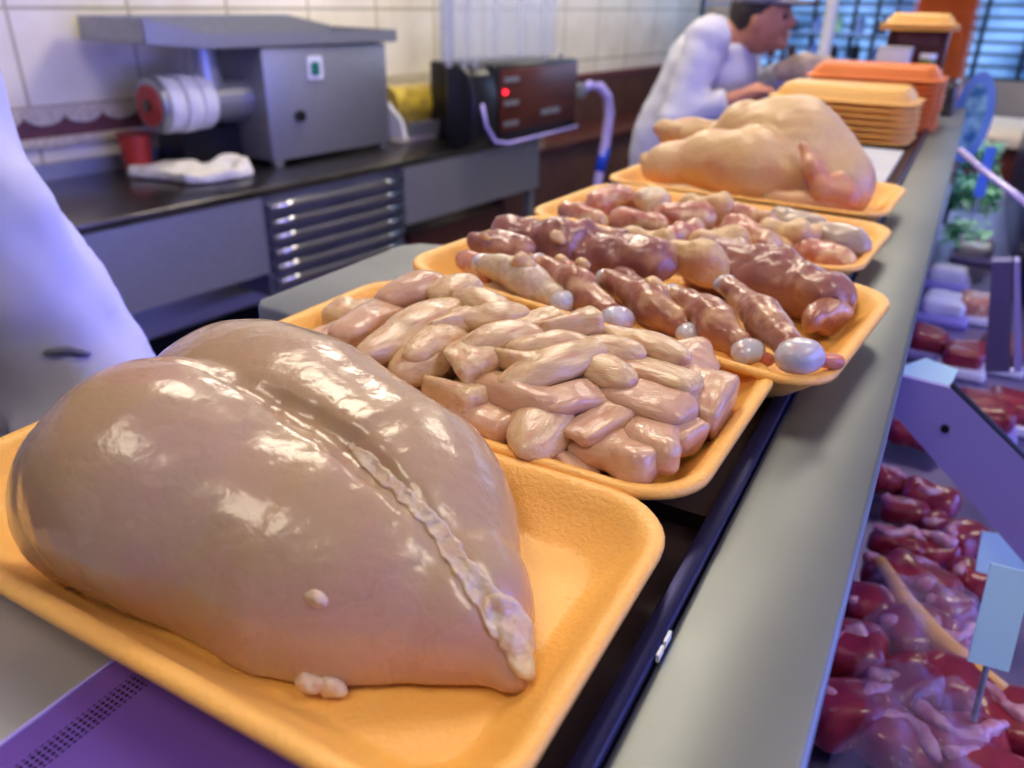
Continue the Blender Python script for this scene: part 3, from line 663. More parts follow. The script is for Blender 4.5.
tag(G((-.12, 2.45, 0)).box((-.30, 2.38, 0), (-.03, 2.62, .075)).obj('steel_scale', 'steel_dark', bevel=.006), 'low dark metal box behind the second tray stack', 'box')
t = root('white_carton', 'small white carton under the arched orange trays', 'carton', (-.195, 2.42, .076)); G((-.195, 2.42, .076)).box((-.235, 2.385, .0765), (-.155, 2.45, .152)).obj('box', 'white', t, bevel=.003); G((-.195, 2.42, .076)).box((-.236, 2.384, .1525), (-.154, 2.451, .156)).obj('lid', 'paper', t)
t = root('green_jar', 'greenish jar beside the small white carton', 'jar', (-.115, 2.42, .076)); G((-.115, 2.42, .076)).cyl((-.115, 2.42, .0765), (-.115, 2.42, .13), .02).obj('glass_body', 'jar', t, smooth=False); G((-.115, 2.42, .076)).cyl((-.115, 2.42, .1305), (-.115, 2.42, .142), .02).obj('lid', 'glint_lid', t)
t = root('box_dispenser', 'dark box holding up the small top pile of orange trays', 'box', (-.15, 2.52, .076)); G((-.15, 2.52, .076)).box((-.225, 2.475, .0765), (-.08, 2.57, .1935)).obj('body', 'wood', t, bevel=.003); G((-.15, 2.52, .076)).box((-.2, 2.4745, .16), (-.1, 2.4749, .185)).obj('front_label', 'maroon', t)
stack(-.155, 2.50, .195, 3, .006, tray_mesh(.19, .15, .028, .6), 0, 'topmost tray of the small pile over the white carton', 'empty orange foam tray in the small pile over the white carton', 'small pile of orange trays over the white carton', 0)
stack(-.115, 2.86, .002, 29, .0098, tray_mesh(.18, .15, .028, .5, 'foam_deep'), 0, 'topmost tray of the tall orange stack at the back', 'empty orange foam tray within the tall stack at the back', 'tall stack of orange trays at the back', .001)

# ------------------------------------------------------------------ back worktop
def WB(g, s0, s1, o0, o1, z0, z1): return g.box((s0, o0, z0), (s1, o1, z1), fr=W)
o0 = W(.8, .36, -.4)
t = root('steel_worktop', 'long stainless worktop along the tiled wall', 'worktop', tuple(o0))
WB(G(o0), -3, 2.12, .035, .72, -.385, -.355).obj('top', 'steel_dark', t, bevel=.004)
WB(G(o0), -3, .38, .70, .718, -.66, -.386).obj('front_panel', 'steel', t)
WB(G(o0), 1.1, 2.1, .70, .718, -.63, -.386).obj('front_panel', 'steel', t)
for s in (-1.8, 2.05): WB(G(o0), s, s+.04, .66, .7, -CT+.001, -.386).obj('leg', 'steel', t)
WB(G(o0), -3, 2.1, .03, .045, -.355, -.30).obj('upstand', 'steel', t)
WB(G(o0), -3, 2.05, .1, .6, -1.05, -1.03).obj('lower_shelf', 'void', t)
o0 = W(.74, .6, -.72)
t = root('drawer_unit', 'steel drawer unit hanging under the worktop', 'drawers', tuple(o0))
WB(G(o0), .385, 1.095, .3, .70, -.76, -.387).obj('carcass', 'drawer', t)
for k in range(6):
    z = -.415-.055*k
    d = WB(G(o0), .405, 1.075, .701, .722, z-.046, z).obj('drawer', 'drawer', t, bevel=.004)
    G(o0).tube([W(s, .728, z-.012) for s in np.linspace(.41, 1.07, 8)], .012).obj('handle', 'chrome', d, smooth=True)
# meat grinder
o0 = W(.95, .3, -.354)
t = root('meat_grinder', 'large stainless meat grinder with a feed pan on the worktop', 'meat grinder', tuple(o0))
WB(G(o0), .655, 1.30, .10, .45, -.335, .075).obj('housing', 'steel', t, bevel=.006)
for s in (.67, 1.25):
    for of in (.12, .41): WB(G(o0), s, s+.035, of, of+.035, -.3545, -.336).obj('foot', 'steel', t)
g = G(o0); z0 = .08
g.prism([W(q, .455, z) for q, z in ((.2, .10), (.2, .178), (.43, .128), (1.36, .128), (1.36, z0), (.43, z0))], WN*.006)
g.prism([W(q, .06, z) for q, z in ((.2, .10), (.2, .178), (1.1, .178), (1.36, .13), (1.36, z0), (.43, z0))], WN*.006)
g.prism([W(.2, .06, .10), W(.2, .461, .10), W(.2, .461, .178), W(.2, .06, .178)], WT*.006)
g.prism([W(1.36, .06, z0), W(1.36, .461, z0), W(1.36, .461, .128), W(1.36, .06, .13)], -WT*.006)
g.prism([W(.2, .06, .10), W(.2, .461, .10), W(.43, .461, z0), W(.43, .06, z0)], (0, 0, .004)); g.prism([W(.43, .06, z0), W(.43, .461, z0), W(1.36, .461, z0), W(1.36, .06, z0)], (0, 0, .004))
o = g.obj('feed_pan', 'steel', t)
G(o0).cyl(W(.50, .3, .08), W(.50, .3, -.06), .055, .07).obj('feed_tube', 'steel', t, smooth=False)
G(o0).cyl(W(.45, .3, -.11), W(.665, .3, -.11), .078).obj('barrel', 'steel', t, smooth=False)
for s, r in ((.30, .098), (.365, .102), (.43, .098)): G(o0).cyl(W(s, .3, -.105), W(s+.058, .3, -.105), r, n=40).obj('clamp_ring', 'white', t, bevel=.008)
G(o0).cyl(W(.272, .3, -.105), W(.30, .3, -.105), .094, n=40).obj('plate_ring', 'steel', t, bevel=.004)
g = G(o0).cyl(W(.262, .3, -.105), W(.2725, .3, -.105), .07, n=32); g.obj('grinding_plate', 'red', t)
G(o0).cyl(W(.252, .3, -.105), W(.262, .3, -.105), .02).obj('shaft_end', 'steel_dark', t)
WB(G(o0), .86, .935, .4502, .458, -.045, .04).obj('switch_plate', 'plate', t); WB(G(o0), .875, .915, .4582, .465, -.03, .02).obj('switch', 'green', t, bevel=.003)
G(o0).cyl(W(.80, .45, -.175), W(.80, .468, -.175), .022).obj('knob', 'black', t)
WB(G(o0), .4, .653, .11, .26, -.354, -.215).obj('collecting_base', 'black', t)
t = root('red_cup', 'red plastic cup standing below the grinder mouth', 'cup', tuple(W(.26, .17, -.354)))
G(W(.26, .17, -.354)).cyl(W(.26, .17, -.3535), W(.26, .17, -.215), .045, .058).obj('cup_body', 'red', t); G(W(.26, .17, -.354)).cyl(W(.26, .17, -.2148), W(.26, .17, -.209), .061, n=24).obj('rim', 'redtray', t)
# crumpled cloth
cc = onz(190, 173, -.34)
def cl(P):
    a = chain(P, [(onz(138, 174, -.345), .03), (onz(165, 171, -.335), .055), (onz(200, 172, -.325), .085), (onz(230, 172, -.335), .07), (onz(242, 174, -.347), .03)], .03)
    a = np.maximum(a, np.abs(P[..., 2]+.33+.03*nz(P, 9, 21))-.022)
    return -smin(-(a+.008*nz(P, 26, 3)+.004*nz(P, 60, 4)), P[..., 2]+.353, .004)
o = sobj('wiping_cloth', cl, cc-np.array([.42, .42, .03]), cc+np.array([.42, .42, .14]), .008, 'cloth', None, cc); tag(o, 'crumpled white cloth on the worktop in front of the grinder', 'cloth')
# film roll dispenser
o0 = W(1.56, .33, -.354)
t = root('film_dispenser', 'roll of yellow film in a cream stand beside the grinder', 'film dispenser', tuple(o0))
WB(G(o0), 1.38, 1.74, .22, .44, -.354, -.33).obj('base', 'cream', t, bevel=.004)
for s in (1.38, 1.745): G(o0).prism([W(s, .2, -.33), W(s, .46, -.33), W(s, .44, -.25), W(s, .33, -.16), W(s, .22, -.2)], WT*.02).obj('side_plate', 'white', t)
G(o0).cyl(W(1.405, .33, -.2), W(1.73, .33, -.2), .085, n=32).obj('film_roll', 'yellow', t)
G(o0).cyl(W(1.7305, .33, -.2), W(1.745, .33, -.2), .045, n=24).obj('roll_core', 'wood', t)
WB(G(o0), 1.42, 1.74, .441, .455, -.325, -.27).obj('cutter_bar', 'steel', t)
# slicer / sealing machine
o0 = W(2.3, .3, -.354)
t = root('sealing_machine', 'black counter machine with red brown front at the worktop end', 'kitchen machine', tuple(o0))
def rprof(s, pts): return [W(s, o, z) for o, z in pts]
G(o0).prism(rprof(1.46, [(.64, -.354), (.76, -.354), (.80, -.31), (.81, -.14), (.78, -.04), (.72, 0), (.66, 0), (.64, -.03)]), WT*.17).obj('motor_body', 'black', t, bevel=.03, seg=4)
WB(G(o0), 1.6305, 2.32, .40, .79, -.354, -.01).obj('cabinet', 'black', t, bevel=.012)
f = WB(G(o0), 1.66, 2.30, .7905, .80, -.30, -.03).obj('front_panel', 'wood', t, bevel=.002)
for z in (-.085, -.185, -.275): WB(G(o0), 1.68, 1.79, .801, .807, z, z+.022).obj('label_strip', 'steel', f)
WB(G(o0), 1.98, 2.14, .801, .806, -.25, -.225).obj('label_strip', 'steel', f)
c = W(1.685, .803, -.125); G(o0).cyl(c, c+WN*.008, .009).obj('indicator_lamp', 'redled', f)
G(o0).tube([W(1.50, .82, -.16), W(1.52, .825, -.25), W(1.58, .83, -.325), W(1.68, .83, -.345), W(1.9, .825, -.342), W(2.3, .815, -.335)], .008).obj('edge_glow_tube', 'hose', t, smooth=True)  # lavender tube stands in for the purple glow on the machine's lower edge
for s, of in ((1.45, .76), (1.50, .78), (1.6, .70), (2.05, .76), (2.2, .76), (1.42, .70)):
    G(o0).cyl(W(s, of, -.012), W(s, of, .014), .014, .009, 12).obj('knob', 'steel', t)
for s in (1.44, 1.6, 1.8, 2.0, 2.2):
    WB(G(o0), s, s+.012, .64, .67, .0, .6).obj('guard_rib', 'acrylic', t)
WB(G(o0), 1.44, 2.32, .644, .649, .0, .62).obj('clear_guard', 'acrylic', t)
o1 = W(1.40, .45, -.354)
tag(G(o1).cyl(W(2.12, .12, -.354), W(2.12, .12, .9), .016).obj('steel_pole', 'cable'), 'thin upright metal pole left of the black machine', 'pole')
# lavender hose arch
o0 = W(2.95, .5, -.9)
t = root('water_hose', 'bright lavender hose arching down past the black machine', 'hose', tuple(o0))
pp = [W(2.74, .55, -.215), W(2.84, .55, -.19), W(2.94, .56, -.20), W(3.02, .57, -.26), W(3.06, .57, -.36), W(3.04, .57, -.52), W(2.98, .57, -.72), W(2.95, .57, -.95), W(2.95, .57, -CT+.002)]
G(o0).tube(pp, .03).obj('tube', 'hose', t, smooth=True); G(o0).tube([W(3.035, .57, -.56), W(3.01, .57, -.63), W(2.985, .57, -.7)], .034).obj('sleeve', 'hoseblue', t, smooth=True)
WB(G(o0), 2.70, 2.76, .52, .58, -.25, -.17).obj('fitting', 'steel', t, bevel=.005)
# brown cabinet under / beyond the worktop
o0 = W(2.9, .3, -CT)
t = root('brown_cabinet', 'dark brown low cabinet beyond the end of the steel worktop', 'cabinet', tuple(o0))
WB(G(o0), 2.2, 4.6, .05, .42, -CT+.001, -.55).obj('body', 'wall_brown', t, bevel=.005); WB(G(o0), 2.18, 4.62, .04, .45, -.549, -.52).obj('top', 'wood', t)
o0 = W(1.3, .3, -CT)
tag(WB(G(o0), 1.25, 1.95, .2, .6, -1.0299, -.72).obj('wooden_crate', 'wood'), 'brown wooden crate on the shelf under the worktop', 'crate')

# ------------------------------------------------------------------ people
def person(name, label, pose, headc, org, m_coat='coat', cap=False, face=(1, 0), seated=False):
    pass
HC = dict
def figure(label, fx, fy, ang, lean, arms, coatgrow=1., cap=False, res=.014, stoop=False, fold=.006):
    """standing figure; local x forward, y left; feet at z=-CT; returns root"""
    t = root('person', label, 'person', (fx, fy, -CT)); t.rotation_euler = (0, 0, ang)
    def L(p): return np.array(p, float)
    hip = L((0, 0, .95)); ch = L((lean*.30, 0, 1.28)); nk = L((lean*.48, 0, 1.47)); hd = nk+L((.05+lean*.12, 0, .13))
    if stoop: ch = L((.12, 0, 1.27)); nk = L((.20, 0, 1.40)); hd = L((.285, 0, 1.455))
    zoff = -CT
    def body(P):
        d = chain(P, [((.02, .09, .06), .045), ((0, .09, .48), .055), ((0, .08, .9), .08)], .03)
        d = smin(d, chain(P, [((.02, -.09, .06), .045), ((0, -.09, .48), .055), ((0, -.08, .9), .08)], .03), .02)
        d = smin(d, chain(P, [((0, 0, .92), .12), (hip+L((0, 0, .1)), .12), (ch, .13)], .05), .05)
        d = smin(d, chain(P, [(ch, .1), (nk, .055), (hd-L((0, 0, .03)), .052)], .03), .03)
        d = smin(d, ell(P, hd, (.095, .075, .115)), .02)
        d = smin(d, ell(P, hd+L((.095, 0, -.01)), (.022, .014, .022)), .015)       # nose
        d = smin(d, ell(P, hd+L((.07, 0, -.075)), (.03, .03, .025)), .015)         # chin
        for s in (-1, 1): d = smin(d, ell(P, hd+L((0, s*.078, -.01)), (.018, .012, .03)), .008)
        for s, (el, wr, tip) in arms.items():
            sh = ch+L((lean*.1, s*.17, .12)); el, wr, tip = L(el), L(wr), L(tip)
            d = smin(d, chain(P, [(sh, .05), (el, .042), (wr, .028)], .02), .03)
            ax = (tip-wr)/np.linalg.norm(tip-wr); sd = np.cross(ax, [0, 0, 1.]); sd /= np.linalg.norm(sd); pc = wr+ax*.07
            d = smin(d, chain(P, [(wr, .026), (pc, .030)], .01), .01)
            for q in range(4):
                r0 = pc+sd*(q-1.5)*.02; ln = [.06, .075, .08, .065][q]
                d = smin(d, chain(P, [(r0, .0105), (r0+ax*ln*.55-L((0, 0, .006)), .0095), (r0+ax*ln*.8-L((0, 0, .03)), .0085)], .004), .006)
            th = wr+ax*.03-sd*s*-.025
            d = smin(d, chain(P, [(th, .012), (th+ax*.03+sd*s*.025-L((0, 0, .015)), .011), (th+ax*.06+sd*s*.02-L((0, 0, .03)), .009)], .005), .008)
        return d
    def coat(P):
        g_ = coatgrow
        d = None
        for z in (0,):
            d = cone(P*np.array([1.25, 1, 1]), L((-.01, 0, .52)), L((0, 0, 1.02)), .225*g_, .175)
            d = smin(d, chain(P, [((0, .0, 1.0), .155), (ch, .165)], .05), .06)
            d = smin(d, chain(P, [(ch+L((lean*.1, .15, .12)), .065), (ch+L((lean*.1, -.15, .12)), .065)], .05), .05)
            d = -smin(-d, P[..., 2]-.42, .01)
        for s, (el, wr, tip) in arms.items():
            sh = ch+L((lean*.1, s*.17, .12)); e = L(el); w_ = L(wr)
            d = smin(d, chain(P, [(sh, .074), (e, .066), (e+(w_-e)*.88, .050)], .03), .035)
            dw = (w_-e)/np.linalg.norm(w_-e); q = e+(w_-e)*.88
            d = -smin(-d, -np.where(np.linalg.norm(P-q, axis=-1) < .12, (P-q)@dw, -1.), .008)
        d = -smin(-d, -np.where(np.linalg.norm(P-nk, axis=-1) < .16, P[..., 2]-nk[2]+.03, -1.), .02)
        return d+fold*nz(P*np.array([1, 1, .3]), 20, 2)+fold*.45*nz(P*np.array([1, 1, .45]), 48, 7)+.003*nz(P, 55, 3)
    allp = [hd, (0, .3, 0), (-.25, -.3, 0)]+[p for a_ in arms.values() for p in a_]
    lo = np.min([np.array(p) for p in allp], 0)-.18; hi = np.max([np.array(p) for p in allp], 0)+.16; lo[2] = -.0
    sobj('body', body, lo, hi, res*.72, 'skin_h', t)
    lo2 = lo.copy(); lo2[2] = .38
    c_ = sobj('coat', coat, lo2, hi, res, 'coat', t)
    def leg(P):
        d = np.minimum(chain(P, [((0, .095, .09), .075), ((0, .09, .5), .085), ((0, .07, .9), .11)], .02), chain(P, [((0, -.095, .09), .075), ((0, -.09, .5), .085), ((0, -.07, .9), .11)], .02))
        return -smin(-d, P[..., 2]-.07, .01)
    sobj('trousers', leg, (-.2, -.28, .03), (.2, .28, 1.05), .016, 'trousers', t)
    for s in (-1, 1):
        f_ = lambda P: -smin(-ell(P, (.06, s*.1, .04), (.15, .055, .07)), P[..., 2]-.002, .006)
        sobj('shoe', f_, (-.14, s*.1-.09, -.01), (.26, s*.1+.09, .14), .012, 'shoe', t)
    hf = lambda P: -smin(-ell(P, hd+L((-.02, 0, .025)), (.098, .086, .112)), -((P[..., 0]-hd[0])*.9-(P[..., 2]-hd[2])*1.0-.0), .01)+.002*nz(P, 150, 4)
    sobj('hair', hf, hd-.16, hd+.18, .01, 'hair', t)
    if cap:
        cf = lambda P: smin(-smin(-ell(P, hd+L((-.005, 0, .03)), (.112, .096, .118)), P[..., 2]-hd[2]-.045, .01), rbox(P, hd+L((.12, 0, .05)), (.06, .07, .008), .006), .01)
        sobj('cap', cf, hd-.2, hd+.24, .01, 'cap', t)
    for s in (-1, 1):
        e_ = hd+L((.083, s*.032, .008)); sobj('eye', lambda P: np.linalg.norm(P-e_, axis=-1)-.011, e_-.02, e_+.02, .005, 'black', t)
    bf_ = lambda P: smin(cone(P, hd+L((.094, -.02, -.045)), hd+L((.094, .02, -.045)), .006, .006), cone(P, hd+L((.096, -.012, -.05)), hd+L((.096, .012, -.05)), .006, .006), .004)
    sobj('mouth', bf_, hd+L((.05, -.05, -.08)), hd+L((.13, .05, -.02)), .005, 'gore', t)
    return t, c_
# worker in the middle distance, seen from the side, handling meat
t2, c2_ = figure('worker in white coat and grey cap leaning over the far end of the counter', -.97, 3.05, R_(-4), .42, {-1: ((.12, -.27, 1.13), (.30, -.22, 1.21), (.42, -.18, 1.26)), 1: ((.20, .22, 1.17), (.37, .10, 1.29), (.47, .04, 1.30))}, cap=True, stoop=True)
# worker beside the nearest tray: only the coat shows
t1, c1_ = figure('person in a white coat standing at the left beside the nearest tray', -1.02, .37, R_(-75), .05, {1: ((-.02, .25, 1.10), (.10, .27, .90), (.17, .26, .78)), -1: ((-.02, -.27, 1.10), (.10, -.27, .90), (.17, -.26, .78))}, 1.05, fold=.020)
from mathutils.bvhtree import BVHTree
def on_mesh(o, rootobj, px, py):
    Mw = Matrix.Translation(rootobj.location) @ rootobj.rotation_euler.to_matrix().to_4x4(); Mi = Mw.inverted()
    bv = BVHTree.FromPolygons([v.co for v in o.data.vertices], [p.vertices for p in o.data.polygons])
    v = ray(px, py); a = Mi @ Vector((0, 0, CT+H)); b = Mi @ (Vector((0, 0, CT+H))+Vector(v)); h_ = bv.ray_cast(a, (b-a).normalized())
    return (h_[0], h_[1]) if h_[0] else None
pk = [on_mesh(c1_, t1, x, y) for x, y in ((44, 352), (56, 350), (68, 349), (80, 352), (90, 354))]
pk = [np.array(q[0])+np.array(q[1])*.003 for q in pk if q]
if len(pk) > 2: G().tube(pk, [.002]+[.0045]*(len(pk)-2)+[.002]).obj('pocket_edge', 'cap', t1, smooth=True)

# meat held by the far worker
P_ = ony(806, 68, 3.05)
o = lump('meat_joint', [(P_+np.array([-.08, 0, -.01]), .034), (P_, .042), (P_+np.array([.05, .02, .01]), -.0+.034)], 'greymeat', 'greyish piece of meat in the hands of the far worker', 'meat', noise=.006, res=.01, nsc=40)

# ------------------------------------------------------------------ far end things
tag(G((-.69, 4.5, 0)).cyl((-.69, 4.5, -CT), (-.69, 4.5, Z1), .03).obj('round_column', 'white'), 'slim white round column behind the far worker', 'column')
t = root('cold_display', 'dark glass fronted cold display at the far window', 'display fridge', (-1.2, 6.6, -CT))
O = (-1.2, 6.6, -CT)
G(O).box((-1.95, 6.45, -CT+.001), (-.25, 6.9, -.35)).obj('body', 'teal', t)
for z in (-.3, -.12, .06, .24): G(O).box((-1.95, 6.5, z), (-.25, 6.85, z+.012)).obj('shelf', 'paleblue', t)
for x in (-1.95, -1.3, -.7, -.27): G(O).box((x, 6.48, -.349), (x+.03, 6.51, .45)).obj('post', 'teal', t)
nb = 0
for zi, z in enumerate((-.287, -.107, .073)):
    for k in range(11):
        x = -1.85+.15*k; h_ = random.uniform(.08, .14); cc = random.choice(['teal', 'wood', 'paleblue', 'leaf', 'black'])
        g = G((x, 6.62, z)).cyl((x, 6.62, z+.0005), (x, 6.62, z+h_*.7), .032, .032, 12); g.cyl((x, 6.62, z+h_*.7), (x, 6.62, z+h_), .012, .012, 12)
        tag(g.obj('drink_bottle', cc), 'blurred bottle, '+ORD[k]+' from the left on the '+['bottom', 'middle', 'upper'][zi]+' shelf of the far display', 'bottle', 'bottles on the far display shelves')
# customer side: brown cabinet with beige top at the far right
t = root('customer_cabinet', 'brown cabinet with a beige top at the far right', 'cabinet', (.95, 4.2, -CT)); O = (.95, 4.2, -CT)
G(O).box((.05, 3.85, -CT+.001), (1.8, 4.5, -.262)).obj('body', 'wood', t); G(O).box((.03, 3.83, -.2615), (1.85, 4.55, -.215)).obj('top', 'lace', t, bevel=.005)
G(O).box((.24, 3.835, -.62), (1.2, 3.849, -.56)).obj('ledge_strip', 'lace', t)

# ------------------------------------------------------------------ refrigerated case on the right
DZ = -.35
t = root('meat_case', 'refrigerated steel meat case below the ledge', 'display case', (.5, 1.4, -CT)); O = (.5, 1.4, -CT)
G(O).box((.0045, -.5, -.42), (1.2, 3.4, DZ)).obj('deck', 'casewall', t)
G(O).box((-.268, -.5, -CT+.001), (1.2, 3.4, -.4205)).obj('plinth', 'steel', t)
G(O).box((-.02, -.5, DZ), (.0, 3.3, -.031)).obj('rear_wall', 'casewall', t)
G(O).box((-.05, -.4, -.055), (-.02, 3.2, -.0305)).obj('lamp_tube', 'casewall', t)
G(O).box((1.18, -.5, DZ), (1.2, 3.4, -.02)).obj('front_glass', 'glass', t)
# slanting divider
def D(x, y, Y=.80): return ony(x, y, Y)
t = root('slanted_bracket', 'lavender painted metal bracket slanting down across the case', 'bracket', tuple(D(950, 450))); O = D(950, 450)
d0 = D(884, 372); d0b = D(897, 418); d1 = D(1062, 606); d1b = D(1062, 498); top = D(950, 388)
G(O).prism([d0, d0b, d1, d1b, top], (0, .006, 0)).obj('plate', 'lav', t)
G(O).tube([D(950, 386, .806), D(1020, 455, .806), D(1060, 494, .806)], .005).obj('trim_edge', 'black', t)
c = D(945, 428, .798); G(O).cyl(c, c+np.array([0, -.004, 0]), .004, n=12).obj('screw', 'black', t)
# meats on the deck
GM = 'cuts of red meat in the case'
def beef(px, py, rx, ry, ang, lab, z=DZ+.03, seed=1, m='meat', fatm=True, cat='meat', flat=.55):
    c = onz(px, py, z); d = np.linalg.norm(c-C0); a = ang*math.pi/180; L_ = rx/F*d*1.15; S_ = ry/F*d*1.25
    cA, sA = math.cos(a), math.sin(a); A = [[cA, sA, 0], [-sA, cA, 0], [0, 0, 1]]
    hh = min(L_, S_)*flat+.008
    c[2] = DZ+.012+hh*.6 if z < DZ+.04 else z
    t = root('meat_cut', lab, cat, (c[0], c[1], c[2]), GM)
    f_ = lambda P: -smin(-(rbox(P, c, (L_, S_, hh), min(L_, S_, hh)*.8, A)+.005*nz(P, 28, seed)+.003*nz(P, 70, seed+1)), P[..., 2]-DZ-.0105, .004)
    r_ = max(L_, S_)*1.3+.012; sobj('flesh', f_, c-np.array([r_, r_, hh+.015]), c+np.array([r_, r_, hh+.015]), max(.005, r_/26), m, t, c)
    if fatm:
        pts = []
        for q in np.linspace(-1, 1, 6):
            pp_ = c+np.array([cA*q*L_*.8-sA*S_*.35*math.sin(q*3+seed), sA*q*L_*.8+cA*S_*.35*math.sin(q*3+seed), hh*.86]); pts.append((pp_, .0055+.002*math.sin(q*5)))
        lump('fat_band', pts, 'beeffat', parent=t, org=c, seed=seed, res=.004, noise=.002, k=.006)
    return t
BL = [(852, 712, 34, 24, 30, 'red joint of meat nearest the ledge at the bottom'), (905, 745, 30, 24, -20, 'marbled red joint at the bottom middle of the case'), (960, 745, 34, 26, 15, 'shiny red joint at the bottom right of the case'),
 (850, 655, 26, 24, 10, 'round red cut against the ledge above the bottom joint'), (905, 690, 30, 24, 50, 'veined cut in the middle of the wrapped meats'), (958, 695, 32, 22, -10, 'dark red cut left of the white price card'),
 (1006, 720, 26, 24, 0, 'red cut at the right frame edge below the price card'), (872, 610, 20, 18, 15, 'small crimson cut by the ledge'), (915, 635, 28, 20, 45, 'crimson cut beside the orange edged tray'),
 (965, 650, 22, 20, 5, 'deep red cut just under the price card'), (886, 572, 18, 14, 10, 'pinkish cut along the ledge at mid case'), (920, 585, 20, 26, 70, 'white fatted cut standing in the middle of the case'),
 (950, 610, 18, 14, 30, 'small cut at the right of the white fatted one'), (900, 540, 20, 12, 0, 'purple red cut below the slanting bracket'), (935, 545, 18, 12, 25, 'mauve cut behind the white fatted one'),
 (915, 432, 18, 10, 0, 'red cut visible above the slanting bracket corner'), (1000, 790, 40, 26, 0, 'large red joint cut off by the lower right corner'), (905, 510, 18, 10, 0, 'thin mauve cut close under the bracket'),
 (888, 478, 14, 11, 20, 'small dusky cut between the ledge and the bracket'), (932, 500, 18, 13, -15, 'dusky cut in the shade right under the bracket'), (962, 540, 18, 15, 40, 'dusky cut left of the rear pale card'), (938, 525, 12, 10, 60, 'little cut wedged behind the mauve one'), (975, 580, 16, 14, 10, 'dusky cut touching the tall cyan card')]
for i, (px, py, rx, ry, ang, lab) in enumerate(BL): beef(px, py, rx, ry, ang, lab, seed=200+i*3)
# orange edged display tray
c0_ = [onz(x, y, DZ+.05) for x, y in ((880, 560), (905, 600), (940, 640), (978, 672), (1005, 690))]
tag(G(c0_[2]).tube(c0_, [.006, .009, .010, .009, .006]).obj('orange_tray_rim', 'foam', smooth=True), 'curved orange edge strip among the red meats', 'display strip')
for i, (px, py, rx, ry, a_, lab) in enumerate([(935, 590, 52, 46, 20, 'wrinkled clear film wrap over the middle meats'), (930, 690, 60, 44, 30, 'shiny clear film wrap over the front meats')]):
    c = onz(px, py, DZ+.085); L_ = rx/F*np.linalg.norm(c-C0)
    n_ = 26; V = []; Fq = []
    for a in range(n_):
        for b_ in range(n_):
            u = (a/(n_-1)-.5)*2; v = (b_/(n_-1)-.5)*2; p = c+np.array([u*L_, v*L_*1.2, 0]); p[2] = DZ+.075-.05*max(abs(u), abs(v))**3+.006*math.sin(u*9+v*4+i)+.005*math.sin(v*13-u*6)
            V.append(p)
    for a in range(n_-1):
        for b_ in range(n_-1): Fq.append((a*n_+b_, (a+1)*n_+b_, (a+1)*n_+b_+1, a*n_+b_+1))
    tag(G(c).add(V, Fq).obj('film_wrap', 'film', smooth=True), lab, 'film wrap')
# cards and labels
def card(px, py, Y, w_, h_, m, lab, tilt=0, nm='price_card', marks=0):
    c = ony(px, py, Y); t = root(nm, lab, 'price card', tuple(c)); t.rotation_euler = (R_(-20), 0, R_(tilt))
    G().box((-w_/2, 0, -h_/2), (w_/2, .002, h_/2)).obj('plate', m, t, bevel=.0)
    for k in range(marks): G().tube([(-w_*.25+w_*.5*q, -.002, h_*(.3-.28*k)-h_*.12*math.sin(q*6.28)) for q in np.linspace(0, 1, 10)], w_*.035, 8).obj('handwriting', 'lav', t)
    G().cyl((0, .004, -h_/2), (0, .004, -h_/2-.05), .0025, n=8).obj('pin', 'steel', t)
card(1000, 618, .62, .030, .085, 'card', 'tall pale cyan price card standing among the red cuts on the right', 6)
card(1003, 562, .85, .05, .06, 'card', 'squarish pale card just behind the tall cyan card', 15)
pc = onz(930, 400, -.2)
tag(G(onz(925, 395, -.13)).prism([onz(898, 420, -.13), onz(903, 368, -.13), onz(925, 360, -.13), onz(958, 372, -.13), onz(945, 395, -.13), onz(915, 425, -.13)], (0, 0, .003)).obj('wrapping_sheet', 'card'), 'pale cyan paper sheet lying beside the bracket', 'paper')
# packages and dishes further along
GP = 'wrapped packs further along the case'
PK = [(985, 405, .10, .12, 'meat', 'red wrapped pack right of the bracket'), (965, 350, .08, .10, 'meat', 'dark red wrapped pack beyond the cyan sheet'), (930, 335, .08, .09, 'meat', 'dark wrapped pack near the ledge'),
 (1003, 345, .08, .12, 'maroon', 'maroon pack at the right frame edge'), (945, 300, .10, .12, 'plate', 'white dish of packs in the middle distance'), (980, 300, .09, .12, 'giblet', 'pinkish pack beside the white dish'),
 (950, 270, .10, .10, 'plate', 'pale dish beyond the first white dish'), (1012, 400, .08, .10, 'meat', 'red pack cut off by the right frame edge'), (975, 245, .10, .12, 'plate', 'pale lilac pack near the parsley')]
for i, (px, py, w_, d_, m, lab) in enumerate(PK):
    c = onz(px, py, DZ+.04); t = root('wrapped_pack', lab, 'wrapped pack', (c[0], c[1], DZ+.0005), GP)
    G().box((-w_/2, -d_/2, 0), (w_/2, d_/2, .018)).obj('pack_tray', 'plate' if i % 2 else 'lav', t, bevel=.005)
    f_ = lambda P: rbox(P, (0, 0, .03), (w_*.42, d_*.42, .02), .014)+.004*nz(P, 40, i)
    sobj('contents', f_, (-w_*.6, -d_*.6, 0), (w_*.6, d_*.6, .07), .007, m, t)
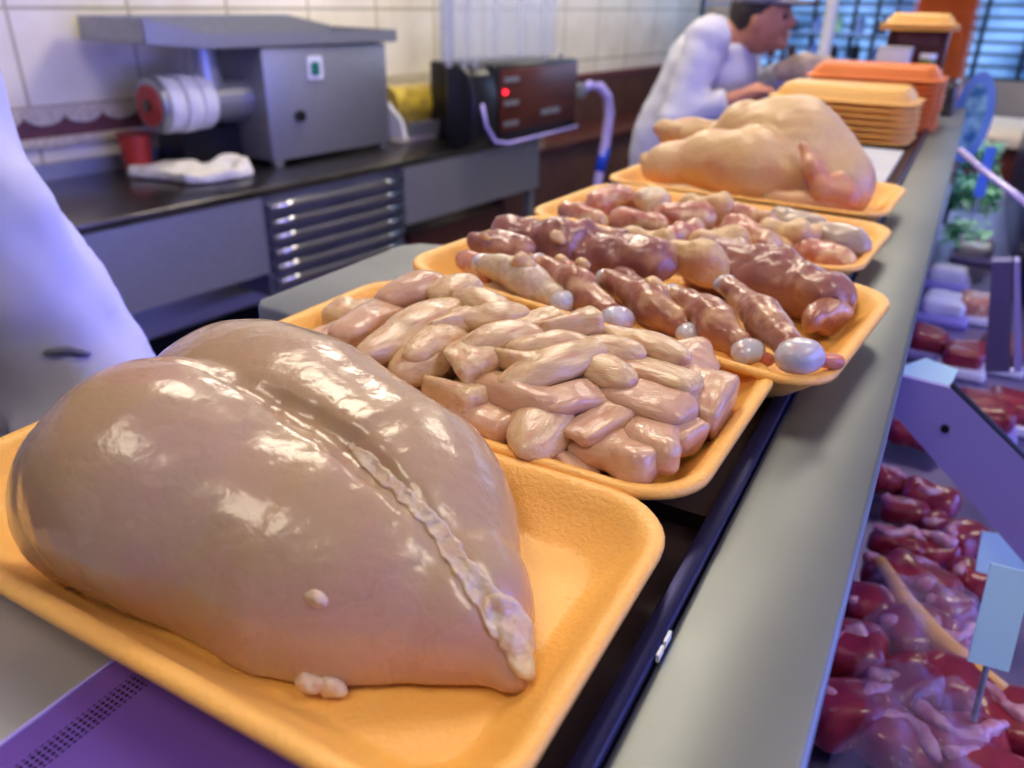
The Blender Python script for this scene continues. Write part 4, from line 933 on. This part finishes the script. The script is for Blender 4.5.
def leafclump(px, py, z, n, spread, lab, seed):
    r = random.Random(seed); c = onz(px, py, z); g = G(c)
    for k in range(n):
        q3 = lambda: max(-1.5, min(1.5, r.gauss(0, 1))); p = c+np.array([q3()*spread, q3()*spread*1.3, abs(q3())*spread*.9]); p[0] = max(p[0], .03); s = r.uniform(.012, .022); q = r.uniform(0, 6.28); e = r.uniform(-.6, .9)
        u = np.array([math.cos(q), math.sin(q), e])*s; v = np.array([-math.sin(q), math.cos(q), r.uniform(-.4, .4)])*s*.6
        g.add([p-u, p-v*.6-u*.2, p+u*.2-v, p+u, p+u*.2+v, p-u*.2+v*.6], [(0, 1, 2, 3, 4, 5)])
    tag(g.obj('parsley_bunch', 'leaf'), lab, 'parsley', 'green garnish in the case')
leafclump(962, 205, -.24, 420, .05, 'green leafy garnish bunch in front, beside the ledge', 1)
leafclump(968, 165, -.20, 300, .05, 'green leafy garnish bunch further back, under the round mirror', 2)
leafclump(958, 240, -.27, 90, .035, 'pale small leafy sprig nearest in the case', 3)
t = root('oval_sign', 'blurred pale blue oval sign standing on the case', 'sign', tuple(ony(972, 118, 2.6))); O = ony(972, 118, 2.6)
g = G(); P = [(.05*math.cos(a), 0, .12*math.sin(a)) for a in np.linspace(0, 2*math.pi, 33)[:-1]]; g.prism(P, (0, .012, 0)).obj('plate', 'paleblue', t)
g = G(); P = [(.03*math.cos(a), -.003, .09*math.sin(a)) for a in np.linspace(0, 2*math.pi, 33)[:-1]]; g.prism(P, (0, .003, 0)).obj('printed_centre', 'signart', t)
G().cyl((0, .006, -.12), (0, .006, -.30), .006).obj('stand', 'steel', t)
card(985, 172, 1.9, .02, .10, 'cardblue', 'bright blue upright card beside the parsley', 0)
tag(G(ony(985, 175, 1.6)).tube([ony(960, 150, 1.7), ony(985, 172, 1.6), ony(1012, 192, 1.5), ony(1060, 232, 1.4)], .006).obj('glass_support_rod', 'hose', smooth=True), 'thin pale rod slanting across the back of the case', 'rod')
t = root('upright_support', 'grey purple upright support of the case glass', 'support', tuple(ony(1003, 300, 1.25))); O = ony(1003, 300, 1.25)
G(O).prism([ony(992, 262, 1.25), ony(1012, 262, 1.25), ony(1010, 372, 1.25), ony(985, 372, 1.25)], (0, .03, 0)).obj('column', 'casewall', t)
G(O).prism([ony(1014, 262, 1.25), ony(1020, 262, 1.25), ony(1022, 372, 1.25), ony(1014, 372, 1.25)], (0, .03, 0)).obj('light_strip', 'lav', t)
tag(G((.4, 2.6, DZ)).box((.19, 2.0, DZ+.0005), (.9, 3.3, -.12)).obj('purple_counter_block', 'navy', bevel=.01), 'dark purple block closing the far end of the case', 'case end')
